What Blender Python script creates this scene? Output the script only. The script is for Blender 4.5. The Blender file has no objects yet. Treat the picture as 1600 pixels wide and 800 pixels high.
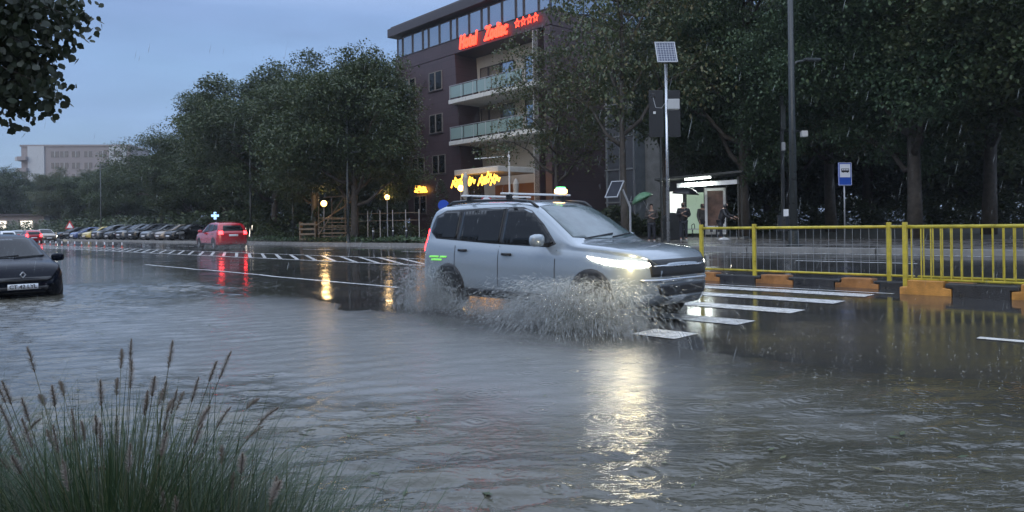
import bpy, bmesh, math, random
import numpy as np
from mathutils import Vector, Matrix
from mathutils.bvhtree import BVHTree
from mathutils.geometry import delaunay_2d_cdt

random.seed(7)
PI = math.pi
R = math.radians
SC = bpy.context.scene
COL = SC.collection

# ------------------------------------------------------------------ camera
CAM_H, F_PX, HZ, ROLL = 1.30, 1155.0, 353.0, R(0.8)
cd = bpy.data.cameras.new('camera')
cam = bpy.data.objects.new('camera', cd)
COL.objects.link(cam)
cr, sr = math.cos(ROLL), math.sin(ROLL)
cam.matrix_world = Matrix(((cr, sr, 0, 0), (0, 0, -1, 0), (-sr, cr, 0, CAM_H), (0, 0, 0, 1)))
cd.sensor_width = 36
cd.lens = 36 * F_PX / 1600
cd.shift_y = -(400 - HZ) / 1600
cd.clip_start = 0.05
cd.clip_end = 5000
SC.camera = cam

# ------------------------------------------------------------------ world, sun, exposure
wd = bpy.data.worlds.new('World')
SC.world = wd
wd.use_nodes = True
wn, wl = wd.node_tree.nodes, wd.node_tree.links
wn.clear()
SUN_EL, SUN_AZ = R(12), R(200)
sky = wn.new('ShaderNodeTexSky')
sky.sky_type = 'NISHITA'
sky.sun_disc = False
sky.sun_elevation = SUN_EL
sky.sun_rotation = SUN_AZ
sky.air_density = 1.0
sky.dust_density = 1.6
sky.ozone_density = 3.0
tc = wn.new('ShaderNodeTexCoord')
mp = wn.new('ShaderNodeMapping')
mp.inputs['Scale'].default_value = (1.2, 1.2, 5.5)
nz = wn.new('ShaderNodeTexNoise')
nz.inputs['Scale'].default_value = 1.7
nz.inputs['Detail'].default_value = 5
nz.inputs['Roughness'].default_value = 0.52
rp = wn.new('ShaderNodeValToRGB')
rp.color_ramp.elements[0].position = 0.32
rp.color_ramp.elements[0].color = (0.62, 0.62, 0.62, 1)
rp.color_ramp.elements[1].position = 0.72
rp.color_ramp.elements[1].color = (0.95, 0.95, 0.95, 1)
mx = wn.new('ShaderNodeMix')
mx.data_type = 'RGBA'
mx.inputs[7].default_value = (1.95, 2.95, 5.3, 1)
bg = wn.new('ShaderNodeBackground')
bg.inputs['Strength'].default_value = 0.15
wo = wn.new('ShaderNodeOutputWorld')
wl.new(tc.outputs['Generated'], mp.inputs['Vector'])
wl.new(mp.outputs['Vector'], nz.inputs['Vector'])
wl.new(nz.outputs['Fac'], rp.inputs['Fac'])
wl.new(rp.outputs['Color'], mx.inputs[0])
wl.new(sky.outputs['Color'], mx.inputs[6])
sepw = wn.new('ShaderNodeSeparateXYZ')
wl.new(tc.outputs['Generated'], sepw.inputs[0])
grd = wn.new('ShaderNodeMapRange')
grd.inputs[1].default_value = 0.27
grd.inputs[2].default_value = 0.62
grd.inputs[3].default_value = 0.0
grd.inputs[4].default_value = 1.0
wl.new(sepw.outputs['Z'], grd.inputs[0])
deck = wn.new('ShaderNodeMix')
deck.data_type = 'RGBA'
deck.inputs[6].default_value = (1.22, 1.75, 3.05, 1)
deck.inputs[7].default_value = (7.0, 8.3, 10.8, 1)
wl.new(grd.outputs[0], deck.inputs[0])
nz2 = wn.new('ShaderNodeTexNoise')
nz2.inputs['Scale'].default_value = 3.1
nz2.inputs['Detail'].default_value = 6
nz2.inputs['Roughness'].default_value = 0.55
wl.new(mp.outputs['Vector'], nz2.inputs['Vector'])
mr2 = wn.new('ShaderNodeMapRange')
mr2.inputs[1].default_value = 0.3
mr2.inputs[2].default_value = 0.7
mr2.inputs[3].default_value = 0.88
mr2.inputs[4].default_value = 1.13
wl.new(nz2.outputs['Fac'], mr2.inputs[0])
dk = wn.new('ShaderNodeVectorMath')
dk.operation = 'SCALE'
wl.new(deck.outputs[2], dk.inputs[0])
wl.new(mr2.outputs[0], dk.inputs['Scale'])
wl.new(dk.outputs[0], mx.inputs[7])
wl.new(mx.outputs[2], bg.inputs['Color'])
wl.new(bg.outputs['Background'], wo.inputs['Surface'])

sd = bpy.data.lights.new('sun', 'SUN')
sd.energy = 0.40
sd.angle = R(50)
sd.color = (1, 0.97, 0.93)
sun = bpy.data.objects.new('sun', sd)
COL.objects.link(sun)
sun.rotation_euler = (PI / 2 - R(30), 0, PI - SUN_AZ)

vs = SC.view_settings
vs.view_transform = 'Standard'
vs.look = 'None'
vs.gamma = 1
vs.use_curve_mapping = False
vs.exposure = 0.55
SC.render.engine = 'CYCLES'
SC.cycles.use_denoising = True
SC.cycles.max_bounces = 6
SC.cycles.diffuse_bounces = 3
SC.cycles.glossy_bounces = 4
SC.cycles.transparent_max_bounces = 12
SC.cycles.sample_clamp_indirect = 12
SC.cycles.caustics_reflective = True
SC.cycles.volume_step_rate = 4

# ------------------------------------------------------------------ frames: s along the road (to the far left), n across it
TH = R(44)
SX, CX = math.sin(TH), math.cos(TH)
def W(s, n, z=0.0):
    return Vector((-SX * s + CX * n, CX * s + SX * n, z))
def ray(px, py):
    u, v = (px - 800) / F_PX, (HZ - py) / F_PX
    return u * cr + v * sr, -u * sr + v * cr
def at(px, py, D):
    x, z = ray(px, py)
    return Vector((x * D, D, CAM_H + z * D))
def at_n(px, n, z=0.0):
    x, _ = ray(px, 355)
    D = n / (x * CX + SX)
    return Vector((x * D, D, z))
def sn(p):
    return (-SX * p[0] + CX * p[1], CX * p[0] + SX * p[1])
HEAD = math.atan2(-CX, SX)          # heading of near side traffic

def nb(s):
    return float(np.interp(s, [-60, 0, 6, 15, 24, 32, 50, 120], [6.9, 6.7, 6.6, 7.3, 9.2, 10.6, 11.4, 12.5]))
def gz(s, n):
    b = nb(s)
    if n < b:
        z = -0.014 * (b - n)
        z = max(z, -0.13)
    else:
        z = 0.0095 * (min(n, 14) - b)
    if n > 14:
        z += 0.036 * (min(n, 22) - 14)
    if n > 22:
        z += 0.010 * (min(n, 60) - 22)
    return z
PAVE = 0.13
def gp(s, n):                        # ground level with pavement and park beyond the far kerb
    return gz(s, n) + (PAVE if n > 22.3 else 0)
def gxy(x, y):
    return gp(*sn((x, y)))

# ------------------------------------------------------------------ materials
def mat(name, col, rough=0.6, metal=0.0, emit=None, es=0.0, coat=0.0, var=0.0, vscale=3.0, bump=0.0, bscale=40.0, spec=0.5, rvar=0.0):
    m = bpy.data.materials.new(name)
    m.use_nodes = True
    nt = m.node_tree
    b = nt.nodes['Principled BSDF']
    b.inputs['Base Color'].default_value = (*col, 1)
    b.inputs['Roughness'].default_value = rough
    b.inputs['Metallic'].default_value = metal
    b.inputs['Coat Weight'].default_value = coat
    b.inputs['Coat Roughness'].default_value = 0.05
    b.inputs['Specular IOR Level'].default_value = spec
    if emit:
        b.inputs['Emission Color'].default_value = (*emit, 1)
        b.inputs['Emission Strength'].default_value = es
    if var or rvar or bump:
        t = nt.nodes.new('ShaderNodeTexCoord')
        n1 = nt.nodes.new('ShaderNodeTexNoise')
        n1.inputs['Scale'].default_value = vscale
        n1.inputs['Detail'].default_value = 6
        n1.inputs['Roughness'].default_value = 0.62
        nt.links.new(t.outputs['Object'], n1.inputs['Vector'])
        if var:
            r = nt.nodes.new('ShaderNodeValToRGB')
            r.color_ramp.elements[0].position = 0.3
            r.color_ramp.elements[1].position = 0.7
            r.color_ramp.elements[0].color = (*[c * (1 - var) for c in col], 1)
            r.color_ramp.elements[1].color = (*[min(1, c * (1 + var)) for c in col], 1)
            nt.links.new(n1.outputs['Fac'], r.inputs['Fac'])
            nt.links.new(r.outputs['Color'], b.inputs['Base Color'])
        if rvar:
            mr = nt.nodes.new('ShaderNodeMapRange')
            mr.inputs[1].default_value = 0.35
            mr.inputs[2].default_value = 0.65
            mr.inputs[3].default_value = max(0.02, rough - rvar)
            mr.inputs[4].default_value = rough + rvar
            nt.links.new(n1.outputs['Fac'], mr.inputs[0])
            nt.links.new(mr.outputs[0], b.inputs['Roughness'])
        if bump:
            n2 = nt.nodes.new('ShaderNodeTexNoise')
            n2.inputs['Scale'].default_value = bscale
            n2.inputs['Detail'].default_value = 4
            nt.links.new(t.outputs['Object'], n2.inputs['Vector'])
            bp = nt.nodes.new('ShaderNodeBump')
            bp.inputs['Strength'].default_value = bump
            bp.inputs['Distance'].default_value = 0.02
            nt.links.new(n2.outputs['Fac'], bp.inputs['Height'])
            nt.links.new(bp.outputs['Normal'], b.inputs['Normal'])
    return m

def leaf_mat(name, c0, c1, c2):
    m = bpy.data.materials.new(name)
    m.use_nodes = True
    nt = m.node_tree
    b = nt.nodes['Principled BSDF']
    b.inputs['Roughness'].default_value = 0.55
    g = nt.nodes.new('ShaderNodeNewGeometry')
    r = nt.nodes.new('ShaderNodeValToRGB')
    r.color_ramp.elements[0].color = (*c0, 1)
    r.color_ramp.elements[1].color = (*c2, 1)
    e = r.color_ramp.elements.new(0.6)
    e.color = (*c1, 1)
    nt.links.new(g.outputs['Random Per Island'], r.inputs['Fac'])
    nt.links.new(r.outputs['Color'], b.inputs['Base Color'])
    tr = nt.nodes.new('ShaderNodeBsdfTranslucent')
    nt.links.new(r.outputs['Color'], tr.inputs['Color'])
    mxs = nt.nodes.new('ShaderNodeMixShader')
    mxs.inputs[0].default_value = 0.22
    o = nt.nodes['Material Output']
    nt.links.new(b.outputs[0], mxs.inputs[1])
    nt.links.new(tr.outputs[0], mxs.inputs[2])
    nt.links.new(mxs.outputs[0], o.inputs['Surface'])
    return m

M = {}
M['leaf_a'] = leaf_mat('leaf_a', (0.040, 0.060, 0.024), (0.056, 0.085, 0.032), (0.105, 0.115, 0.048))
M['leaf_b'] = leaf_mat('leaf_b', (0.055, 0.080, 0.036), (0.085, 0.110, 0.044), (0.150, 0.125, 0.055))
M['leaf_c'] = leaf_mat('leaf_c', (0.045, 0.080, 0.042), (0.065, 0.115, 0.055), (0.105, 0.150, 0.070))
M['leaf_silhouette'] = leaf_mat('leaf_silhouette', (0.016, 0.026, 0.012), (0.022, 0.034, 0.015), (0.035, 0.045, 0.020))  # leaves darkened in colour to read as a backlit silhouette
M['bark'] = mat('bark', (0.060, 0.050, 0.040), 0.75, var=0.4, vscale=6, bump=0.8, bscale=12)
M['black_metal'] = mat('black_metal', (0.020, 0.022, 0.024), 0.35, rvar=0.1)
M['pole_paint'] = mat('pole_paint', (0.030, 0.035, 0.034), 0.32, rvar=0.1)
M['steel'] = mat('steel', (0.55, 0.56, 0.57), 0.28, 0.9, rvar=0.1)
M['galv'] = mat('galv', (0.38, 0.39, 0.40), 0.4, 0.5, rvar=0.1)
M['white'] = mat('white', (0.72, 0.73, 0.72), 0.45, var=0.08)
M['grey_plastic'] = mat('grey_plastic', (0.42, 0.43, 0.43), 0.45, var=0.06)
M['dark_plastic'] = mat('dark_plastic', (0.018, 0.018, 0.019), 0.5)
M['rubber'] = mat('rubber', (0.015, 0.015, 0.015), 0.6)
M['glass'] = mat('glass', (0.008, 0.009, 0.010), 0.03, spec=0.28)
M['glass_dim'] = mat('glass_dim', (0.006, 0.007, 0.008), 0.05, spec=0.22)
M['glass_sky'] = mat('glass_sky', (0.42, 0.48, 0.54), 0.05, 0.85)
M['yellow'] = mat('yellow', (0.50, 0.40, 0.04), 0.38, var=0.35, vscale=5, rvar=0.12)
M['ochre'] = mat('ochre', (0.52, 0.24, 0.05), 0.5, var=0.35, vscale=5, bump=0.3, rvar=0.15)
M['ochre_shaded'] = mat('ochre_shaded', (0.34, 0.15, 0.045), 0.5, var=0.4, vscale=4, bump=0.3, rvar=0.15)  # same ochre as the near row, its shade mixed into the colour
M['blackpaint'] = mat('blackpaint', (0.030, 0.030, 0.032), 0.4, var=0.4, vscale=5, bump=0.3, rvar=0.15)
M['concrete'] = mat('concrete', (0.22, 0.215, 0.20), 0.55, var=0.25, vscale=2, bump=0.3)
M['wood'] = mat('wood', (0.20, 0.15, 0.10), 0.55, var=0.3, vscale=4)
M['red_emit'] = mat('red_emit', (0.3, 0.01, 0.01), 0.3, emit=(1.0, 0.025, 0.03), es=9.0)
M['headlight_on'] = mat('headlight_on', (0.8, 0.8, 0.8), 0.2, emit=(1.0, 0.93, 0.74), es=30.0)
M['red_lens'] = mat('red_lens', (0.35, 0.01, 0.01), 0.15)
M['clear_lens'] = mat('clear_lens', (0.42, 0.42, 0.42), 0.08, 0.5, coat=1.0)

# ------------------------------------------------------------------ mesh collector
class MB:
    def __init__(s):
        s.v, s.f = [], []
    def add(s, vs, fs):
        k = len(s.v)
        s.v += [tuple(p) for p in vs]
        s.f += [tuple(i + k for i in f) for f in fs]
        return s
    def box(s, c, d, rz=0.0, m=None):
        x, y, z = d[0] / 2, d[1] / 2, d[2] / 2
        T = Matrix.Translation(c) @ (m.to_4x4() if m else Matrix.Rotation(rz, 4, 'Z'))
        P = [T @ Vector((a * x, b * y, e * z)) for a in (-1, 1) for b in (-1, 1) for e in (-1, 1)]
        return s.add(P, [(0, 1, 3, 2), (4, 6, 7, 5), (0, 4, 5, 1), (2, 3, 7, 6), (0, 2, 6, 4), (1, 5, 7, 3)])
    def tube(s, pts, rads, n=8, cap=True):
        pts = [Vector(p) for p in pts]
        if not hasattr(rads, '__len__'):
            rads = [rads] * len(pts)
        P, F = [], []
        for i, p in enumerate(pts):
            a = pts[max(0, i - 1)]
            b = pts[min(len(pts) - 1, i + 1)]
            t = (b - a).normalized()
            r = Vector((1, 0, 0)) if abs(t.x) < 0.8 else Vector((0, 1, 0))
            u = t.cross(r).normalized()
            w = t.cross(u)
            for k in range(n):
                an = 2 * PI * k / n
                P.append(p + (u * math.cos(an) + w * math.sin(an)) * rads[i])
        for i in range(len(pts) - 1):
            for k in range(n):
                a, b = i * n + k, i * n + (k + 1) % n
                F.append((a, a + n, b + n, b))
        if cap:
            F.append(tuple(range(n)))
            F.append(tuple(reversed(range((len(pts) - 1) * n, len(pts) * n))))
        return s.add(P, F)
    def lathe(s, prof, c=(0, 0, 0), n=20, T=None):
        c = Vector(c)
        P, F = [], []
        for r, z in prof:
            for k in range(n):
                a = 2 * PI * k / n
                q = Vector((r * math.cos(a), r * math.sin(a), z))
                if T:
                    q = T @ q
                P.append(q + c)
        for i in range(len(prof) - 1):
            for k in range(n):
                a, b = i * n + k, i * n + (k + 1) % n
                F.append((a, b, b + n, a + n))
        return s.add(P, F)
    def frame(s, c, w, h, t, dy):           # one picture-frame ring standing in x-z, centred on c
        P = []
        for y in (-dy / 2, dy / 2):
            for k in (0, t):
                P += [(c[0] + a * (w / 2 - k), c[1] + y, c[2] + b * (h / 2 - k)) for a, b in ((-1, -1), (1, -1), (1, 1), (-1, 1))]
        F = []
        for i in range(4):
            j = (i + 1) % 4
            F += [(i, j, 4 + j, 4 + i), (8 + i, 12 + i, 12 + j, 8 + j), (i, 8 + i, 8 + j, j), (4 + i, 4 + j, 12 + j, 12 + i)]
        return s.add(P, F)
    def prism(s, poly, d, T=None):          # poly in (x, z), extruded along y from 0 to d
        n = len(poly)
        P = [Vector((x, 0, z)) for x, z in poly] + [Vector((x, d, z)) for x, z in poly]
        if T:
            P = [T @ p for p in P]
        F = [tuple(range(n)), tuple(reversed(range(n, 2 * n)))]
        F += [(i, i + n, (i + 1) % n + n, (i + 1) % n) for i in range(n)]
        return s.add(P, F)
    def build(s, name, m, parent=None, smooth=False, bevel=0.0, loc=None):
        me = bpy.data.meshes.new(name)
        me.from_pydata(s.v, [], s.f)
        me.validate()
        bm = bmesh.new()
        bm.from_mesh(me)
        bmesh.ops.recalc_face_normals(bm, faces=bm.faces)
        bm.to_mesh(me)
        bm.free()
        if smooth:
            me.polygons.foreach_set('use_smooth', [True] * len(me.polygons))
        o = bpy.data.objects.new(name, me)
        COL.objects.link(o)
        if m:
            me.materials.append(M[m] if isinstance(m, str) else m)
        if parent:
            o.parent = parent
        if loc is not None:
            o.location = loc
        if bevel:
            b = o.modifiers.new('bevel', 'BEVEL')
            b.width = bevel
            b.segments = 2
            b.limit_method = 'ANGLE'
        return o

def tag(o, label=None, cat=None, group=None, kind=None):
    if label: o['label'] = label
    if cat: o['category'] = cat
    if group: o['group'] = group
    if kind: o['kind'] = kind
    return o
def empty(name, label, cat, loc=(0, 0, 0), rz=0.0, group=None):
    o = bpy.data.objects.new(name, None)
    COL.objects.link(o)
    o.location = loc
    o.rotation_euler = (0, 0, rz)
    o.empty_display_size = 0.3
    return tag(o, label, cat, group)
def copy_tree(o, parent=None):
    c = o.copy()
    COL.objects.link(c)
    c.parent = parent
    for ch in list(o.children):
        copy_tree(ch, c)
    return c
def text(name, body, size, m, parent, loc, rot, extrude=0.02, shear=0.0, off=0.0, align='CENTER', space=1.0):
    cu = bpy.data.curves.new(name, 'FONT')
    cu.body = body
    cu.size = size
    cu.extrude = extrude
    cu.shear = shear
    cu.offset = off
    cu.space_character = space
    cu.align_x = align
    cu.align_y = 'CENTER'
    cu.materials.append(M[m])
    o = bpy.data.objects.new(name, cu)
    COL.objects.link(o)
    me = bpy.data.meshes.new_from_object(o.evaluated_get(bpy.context.evaluated_depsgraph_get()))
    bpy.data.objects.remove(o)
    o = bpy.data.objects.new(name, me)
    if not me.materials: me.materials.append(M[m])
    COL.objects.link(o)
    o.parent = parent
    o.location = loc
    o.rotation_euler = rot
    return o

# ================================================================== SETTING
def vnoise(x, y, seed=0):
    a = np.sin(x * 1.31 + seed) * np.cos(y * 1.73 - seed * 2) + 0.5 * np.sin(x * 3.1 - y * 2.3 + seed * 3) + 0.3 * np.cos(x * 6.3 + y * 5.1 + seed)
    return a

def sheet(name, ss, ns, zf, m, kind='structure'):
    S, N = np.meshgrid(ss, ns, indexing='ij')
    Z = np.vectorize(zf)(S, N)
    X = -SX * S + CX * N
    Y = CX * S + SX * N
    P = np.stack([X, Y, Z], -1).reshape(-1, 3)
    a, b = len(ss), len(ns)
    F = [(i * b + j, i * b + j + 1, (i + 1) * b + j + 1, (i + 1) * b + j) for i in range(a - 1) for j in range(b - 1)]
    mb = MB()
    mb.v = [tuple(p) for p in P]
    mb.f = F
    o = mb.build(name, m, smooth=True)
    return tag(o, kind=kind)

# wet asphalt: dark, with a film of water that is smoother in the hollows
def asphalt_mat():
    m = bpy.data.materials.new('wet_asphalt')
    m.use_nodes = True
    nt = m.node_tree
    N, L = nt.nodes, nt.links
    b = N['Principled BSDF']
    t = N.new('ShaderNodeTexCoord')
    def noise(sc, det=5, rough=0.55, vec=None):
        n = N.new('ShaderNodeTexNoise')
        n.inputs['Scale'].default_value = sc
        n.inputs['Detail'].default_value = det
        n.inputs['Roughness'].default_value = rough
        L.new(vec or t.outputs['Object'], n.inputs['Vector'])
        return n
    n1 = noise(0.35, 6)
    mpn = N.new('ShaderNodeMapping')
    mpn.inputs['Rotation'].default_value = (0, 0, -HEAD)
    mpn.inputs['Scale'].default_value = (0.08, 1.1, 1)
    L.new(t.outputs['Object'], mpn.inputs['Vector'])
    n2 = noise(1.0, 4, 0.5, mpn.outputs['Vector'])
    ad = N.new('ShaderNodeMath'); ad.operation = 'ADD'
    L.new(n1.outputs['Fac'], ad.inputs[0]); L.new(n2.outputs['Fac'], ad.inputs[1])
    mr = N.new('ShaderNodeMapRange')
    mr.inputs[1].default_value = 0.82; mr.inputs[2].default_value = 1.2
    mr.inputs[3].default_value = 0.045; mr.inputs[4].default_value = 0.20
    L.new(ad.outputs[0], mr.inputs[0])
    L.new(mr.outputs[0], b.inputs['Roughness'])
    cr_ = N.new('ShaderNodeValToRGB')
    cr_.color_ramp.elements[0].color = (0.022, 0.022, 0.023, 1)
    cr_.color_ramp.elements[1].color = (0.055, 0.053, 0.050, 1)
    n3 = noise(2.5, 8, 0.7)
    L.new(n3.outputs['Fac'], cr_.inputs['Fac'])
    L.new(cr_.outputs['Color'], b.inputs['Base Color'])
    n4 = noise(9, 6, 0.75)
    mu = N.new('ShaderNodeMath'); mu.operation = 'MULTIPLY'
    L.new(n4.outputs['Fac'], mu.inputs[0]); L.new(mr.outputs[0], mu.inputs[1])
    bp = N.new('ShaderNodeBump')
    bp.inputs['Strength'].default_value = 0.6
    bp.inputs['Distance'].default_value = 0.012
    L.new(mu.outputs[0], bp.inputs['Height'])
    L.new(bp.outputs['Normal'], b.inputs['Normal'])
    b.inputs['IOR'].default_value = 1.4
    return m
M['asphalt'] = asphalt_mat()
M['paving'] = mat('paving', (0.13, 0.12, 0.11), 0.28, var=0.3, vscale=1.2, bump=0.3, bscale=15, rvar=0.16)
M['soil'] = mat('soil', (0.035, 0.034, 0.022), 0.8, var=0.4, vscale=0.7, bump=0.6, bscale=6)

# water of the flood: murky, rippled by wind and rain, churned where the car passed
def water_mat():
    m = bpy.data.materials.new('flood_water')
    m.use_nodes = True
    nt = m.node_tree
    N, L = nt.nodes, nt.links
    b = N['Principled BSDF']
    b.inputs['IOR'].default_value = 1.42
    t = N.new('ShaderNodeTexCoord')
    def mapping(rot, sc, loc=(0, 0, 0)):
        q = N.new('ShaderNodeMapping')
        q.inputs['Rotation'].default_value = (0, 0, rot)
        q.inputs['Scale'].default_value = sc
        q.inputs['Location'].default_value = loc
        L.new(t.outputs['Object'], q.inputs['Vector'])
        return q.outputs['Vector']
    def noise(vec, sc, det=3, rough=0.5, dist=0.0):
        n = N.new('ShaderNodeTexNoise')
        n.inputs['Scale'].default_value = sc
        n.inputs['Detail'].default_value = det
        n.inputs['Roughness'].default_value = rough
        n.inputs['Distortion'].default_value = dist
        L.new(vec, n.inputs['Vector'])
        return n.outputs['Fac']
    def math_(op, a, c, clamp=False):
        q = N.new('ShaderNodeMath'); q.operation = op; q.use_clamp = clamp
        for i, x in enumerate((a, c)):
            if isinstance(x, (int, float)): q.inputs[i].default_value = x
            else: L.new(x, q.inputs[i])
        return q.outputs[0]
    # ripples running towards the verge, long crests
    w1 = noise(mapping(R(8), (1.0, 4.2, 1)), 2.6, 3, 0.5, 0.4)
    w2 = noise(mapping(R(-14), (1.3, 3.4, 1), (3, 7, 0)), 6.5, 3, 0.55, 0.3)
    w3 = noise(mapping(0, (1, 1.4, 1), (1, 2, 0)), 30, 3, 0.6)
    w0 = noise(mapping(R(20), (0.6, 1.2, 1), (5, 2, 0)), 0.9, 2)
    # churned patch behind and beside the car
    sep = N.new('ShaderNodeSeparateXYZ')
    mv = N.new('ShaderNodeMapping')
    mv.vector_type = 'TEXTURE'
    mv.inputs['Location'].default_value = (-2.2, 9.6, 0)
    mv.inputs['Rotation'].default_value = (0, 0, HEAD)
    mv.inputs['Scale'].default_value = (6.2, 3.3, 1)
    L.new(t.outputs['Object'], mv.inputs['Vector'])
    ln = N.new('ShaderNodeVectorMath'); ln.operation = 'LENGTH'
    L.new(mv.outputs['Vector'], ln.inputs[0])
    wob = noise(mapping(0, (1, 1, 1), (9, 1, 0)), 0.8, 4, 0.6)
    dd = math_('ADD', ln.outputs['Value'], math_('MULTIPLY', math_('SUBTRACT', wob, 0.5), 1.1))
    mr = N.new('ShaderNodeMapRange'); mr.interpolation_type = 'SMOOTHSTEP'
    mr.inputs[1].default_value = 0.62; mr.inputs[2].default_value = 1.12
    mr.inputs[3].default_value = 1.0; mr.inputs[4].default_value = 0.0
    L.new(dd, mr.inputs[0])
    churn = mr.outputs[0]
    calm = math_('SUBTRACT', 1.0, math_('MULTIPLY', churn, 0.75))
    gust = N.new('ShaderNodeMapRange')
    gust.inputs[1].default_value = 0.35; gust.inputs[2].default_value = 0.65
    gust.inputs[3].default_value = 0.55; gust.inputs[4].default_value = 1.15
    L.new(w0, gust.inputs[0])
    h = math_('MULTIPLY', math_('ADD', math_('MULTIPLY', w1, 0.014), math_('MULTIPLY', w2, 0.010)), gust.outputs[0])
    h = math_('MULTIPLY', h, calm)
    so = N.new('ShaderNodeSeparateXYZ')
    L.new(t.outputs['Object'], so.inputs[0])
    n_ = math_('ADD', math_('MULTIPLY', so.outputs[0], CX), math_('MULTIPLY', so.outputs[1], SX))
    s_ = math_('ADD', math_('MULTIPLY', so.outputs[0], -SX), math_('MULTIPLY', so.outputs[1], CX))
    sh = N.new('ShaderNodeValToRGB')
    knots = [0, 6, 15, 24, 32, 50, 100]
    els = sh.color_ramp.elements
    while len(els) < len(knots): els.new(.5)
    for e_, kn in zip(els, knots):
        e_.position = kn / 100
        e_.color = (nb(kn) / 20,) * 3 + (1,)
    L.new(math_('DIVIDE', s_, 100.0), sh.inputs['Fac'])
    near = math_('SUBTRACT', math_('MULTIPLY', sh.outputs['Color'], 20.0), n_)
    near = math_('ADD', near, math_('MULTIPLY', math_('SUBTRACT', wob, .5), 2.0))
    dep = N.new('ShaderNodeMapRange'); dep.interpolation_type = 'SMOOTHSTEP'
    dep.inputs[1].default_value = -0.3; dep.inputs[2].default_value = 1.9
    dep.inputs[3].default_value = 0.06; dep.inputs[4].default_value = 1.0
    L.new(near, dep.inputs[0])
    deep = dep.outputs[0]
    h = math_('MULTIPLY', h, deep)
    h = math_('ADD', h, math_('MULTIPLY', w0, 0.006))
    h = math_('ADD', h, math_('MULTIPLY', w3, math_('ADD', math_('MULTIPLY', churn, 0.0035), 0.0014)))
    # rings where rain lands
    for sc_, rad, amp, lo in ((2.1, 0.16, 0.0032, 3.0), (3.9, 0.10, 0.0022, 11.0), (1.3, 0.26, 0.0024, 23.0)):
        vo = N.new('ShaderNodeTexVoronoi')
        vo.voronoi_dimensions = '2D'
        vo.inputs['Scale'].default_value = sc_
        vo.inputs['Randomness'].default_value = 0.9
        L.new(mapping(0, (1, 1, 1), (lo, lo * 1.7, 0)), vo.inputs['Vector'])
        d = math_('DIVIDE', vo.outputs['Distance'], sc_ * 1.0)
        d = vo.outputs['Distance']
        s_ = math_('SINE', math_('MULTIPLY', d, 62 / sc_ * 1.6), 0)
        fall = math_('SUBTRACT', 1.0, math_('DIVIDE', d, rad * sc_), True)
        sel = N.new('ShaderNodeSeparateColor')
        L.new(vo.outputs['Color'], sel.inputs[0])
        on = math_('GREATER_THAN', sel.outputs[0], 0.6)
        h = math_('ADD', h, math_('MULTIPLY', math_('MULTIPLY', s_, fall), math_('MULTIPLY', on, amp)))
    bp = N.new('ShaderNodeBump')
    bp.inputs['Strength'].default_value = 1.0
    bp.inputs['Distance'].default_value = 1.0
    L.new(h, bp.inputs['Height'])
    L.new(bp.outputs['Normal'], b.inputs['Normal'])
    rr = math_('ADD', math_('MULTIPLY', churn, 0.16), 0.07)
    L.new(rr, b.inputs['Roughness'])
    # silt: brown streaks, pale churned foam
    st = noise(mapping(-HEAD, (0.12, 1.0, 1)), 1.1, 5, 0.6, 0.6)
    r1 = N.new('ShaderNodeValToRGB')
    r1.color_ramp.elements[0].position = 0.38
    r1.color_ramp.elements[0].color = (0.062, 0.060, 0.047, 1)
    r1.color_ramp.elements[1].position = 0.72
    r1.color_ramp.elements[1].color = (0.14, 0.128, 0.095, 1)
    L.new(st, r1.inputs['Fac'])
    mc = N.new('ShaderNodeMix'); mc.data_type = 'RGBA'
    mc.inputs[7].default_value = (0.20, 0.20, 0.19, 1)
    L.new(math_('MULTIPLY', churn, 0.8), mc.inputs[0])
    L.new(r1.outputs['Color'], mc.inputs[6])
    md = N.new('ShaderNodeMix'); md.data_type = 'RGBA'
    md.inputs[6].default_value = (0.032, 0.031, 0.029, 1)
    L.new(deep, md.inputs[0])
    L.new(mc.outputs[2], md.inputs[7])
    L.new(md.outputs[2], b.inputs['Base Color'])
    return m
M['water'] = water_mat()

ss = np.concatenate([np.linspace(-400, -60, 8), np.linspace(-50, 100, 76), np.linspace(110, 200, 10), np.linspace(230, 1500, 14)])
def ground_z(s, n):
    return (gz(s, n) + (PAVE - 0.02 if n > 22.4 else -0.03) if n > 1 else (-0.09 if n > -1.4 else 0.12 if n > -3.1 else 0.25)) - (0.03 if 0.6 < n < 1.6 else 0)
sheet('ground', ss, np.concatenate([[-1200, -300, -80, -20, -3.2, -3, -2, -1.5, -1.3, 0.2, 0.45, 0.9, 1.6, 4, 8, 12, 14, 16, 19, 22.25, 22.5], np.linspace(24, 60, 10), [90, 200, 600, 1500]]), ground_z, 'soil')
sr_ = np.concatenate([np.linspace(-150, -30, 13), np.linspace(-29, 60, 300), np.linspace(62, 180, 60), np.linspace(200, 700, 20)])
def road_z(s, n):
    w = 0.5 * math.sin(s * 0.31 + n * 0.7) + 0.5 * math.sin(s * 0.83 - n * 1.3 + 2) + 0.35 * math.sin(s * 1.9 + n * 2.1) + 0.25 * math.sin(s * 3.3 - n * 0.9)
    k = 0.012 if s > 10 else 0.004
    return gz(s, n) + k * w * math.exp(-((n - nb(s)) / 2.5) ** 2)
sheet('road', sr_, np.concatenate([np.linspace(0.8, 5, 5), np.linspace(5.5, 14, 52), np.linspace(15, 22.15, 9)]), road_z, 'asphalt')
rw = np.random.default_rng(3)
WV = []
for i in range(44):
    lam = 0.11 * (0.42 / 0.11) ** rw.uniform(0, 1)
    a_ = -PI / 2 + R(14) + rw.normal(0, R(24))
    WV.append((2 * PI / lam * math.cos(a_), 2 * PI / lam * math.sin(a_), 0.0078 * lam ** 0.95, rw.uniform(0, 2 * PI)))
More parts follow.
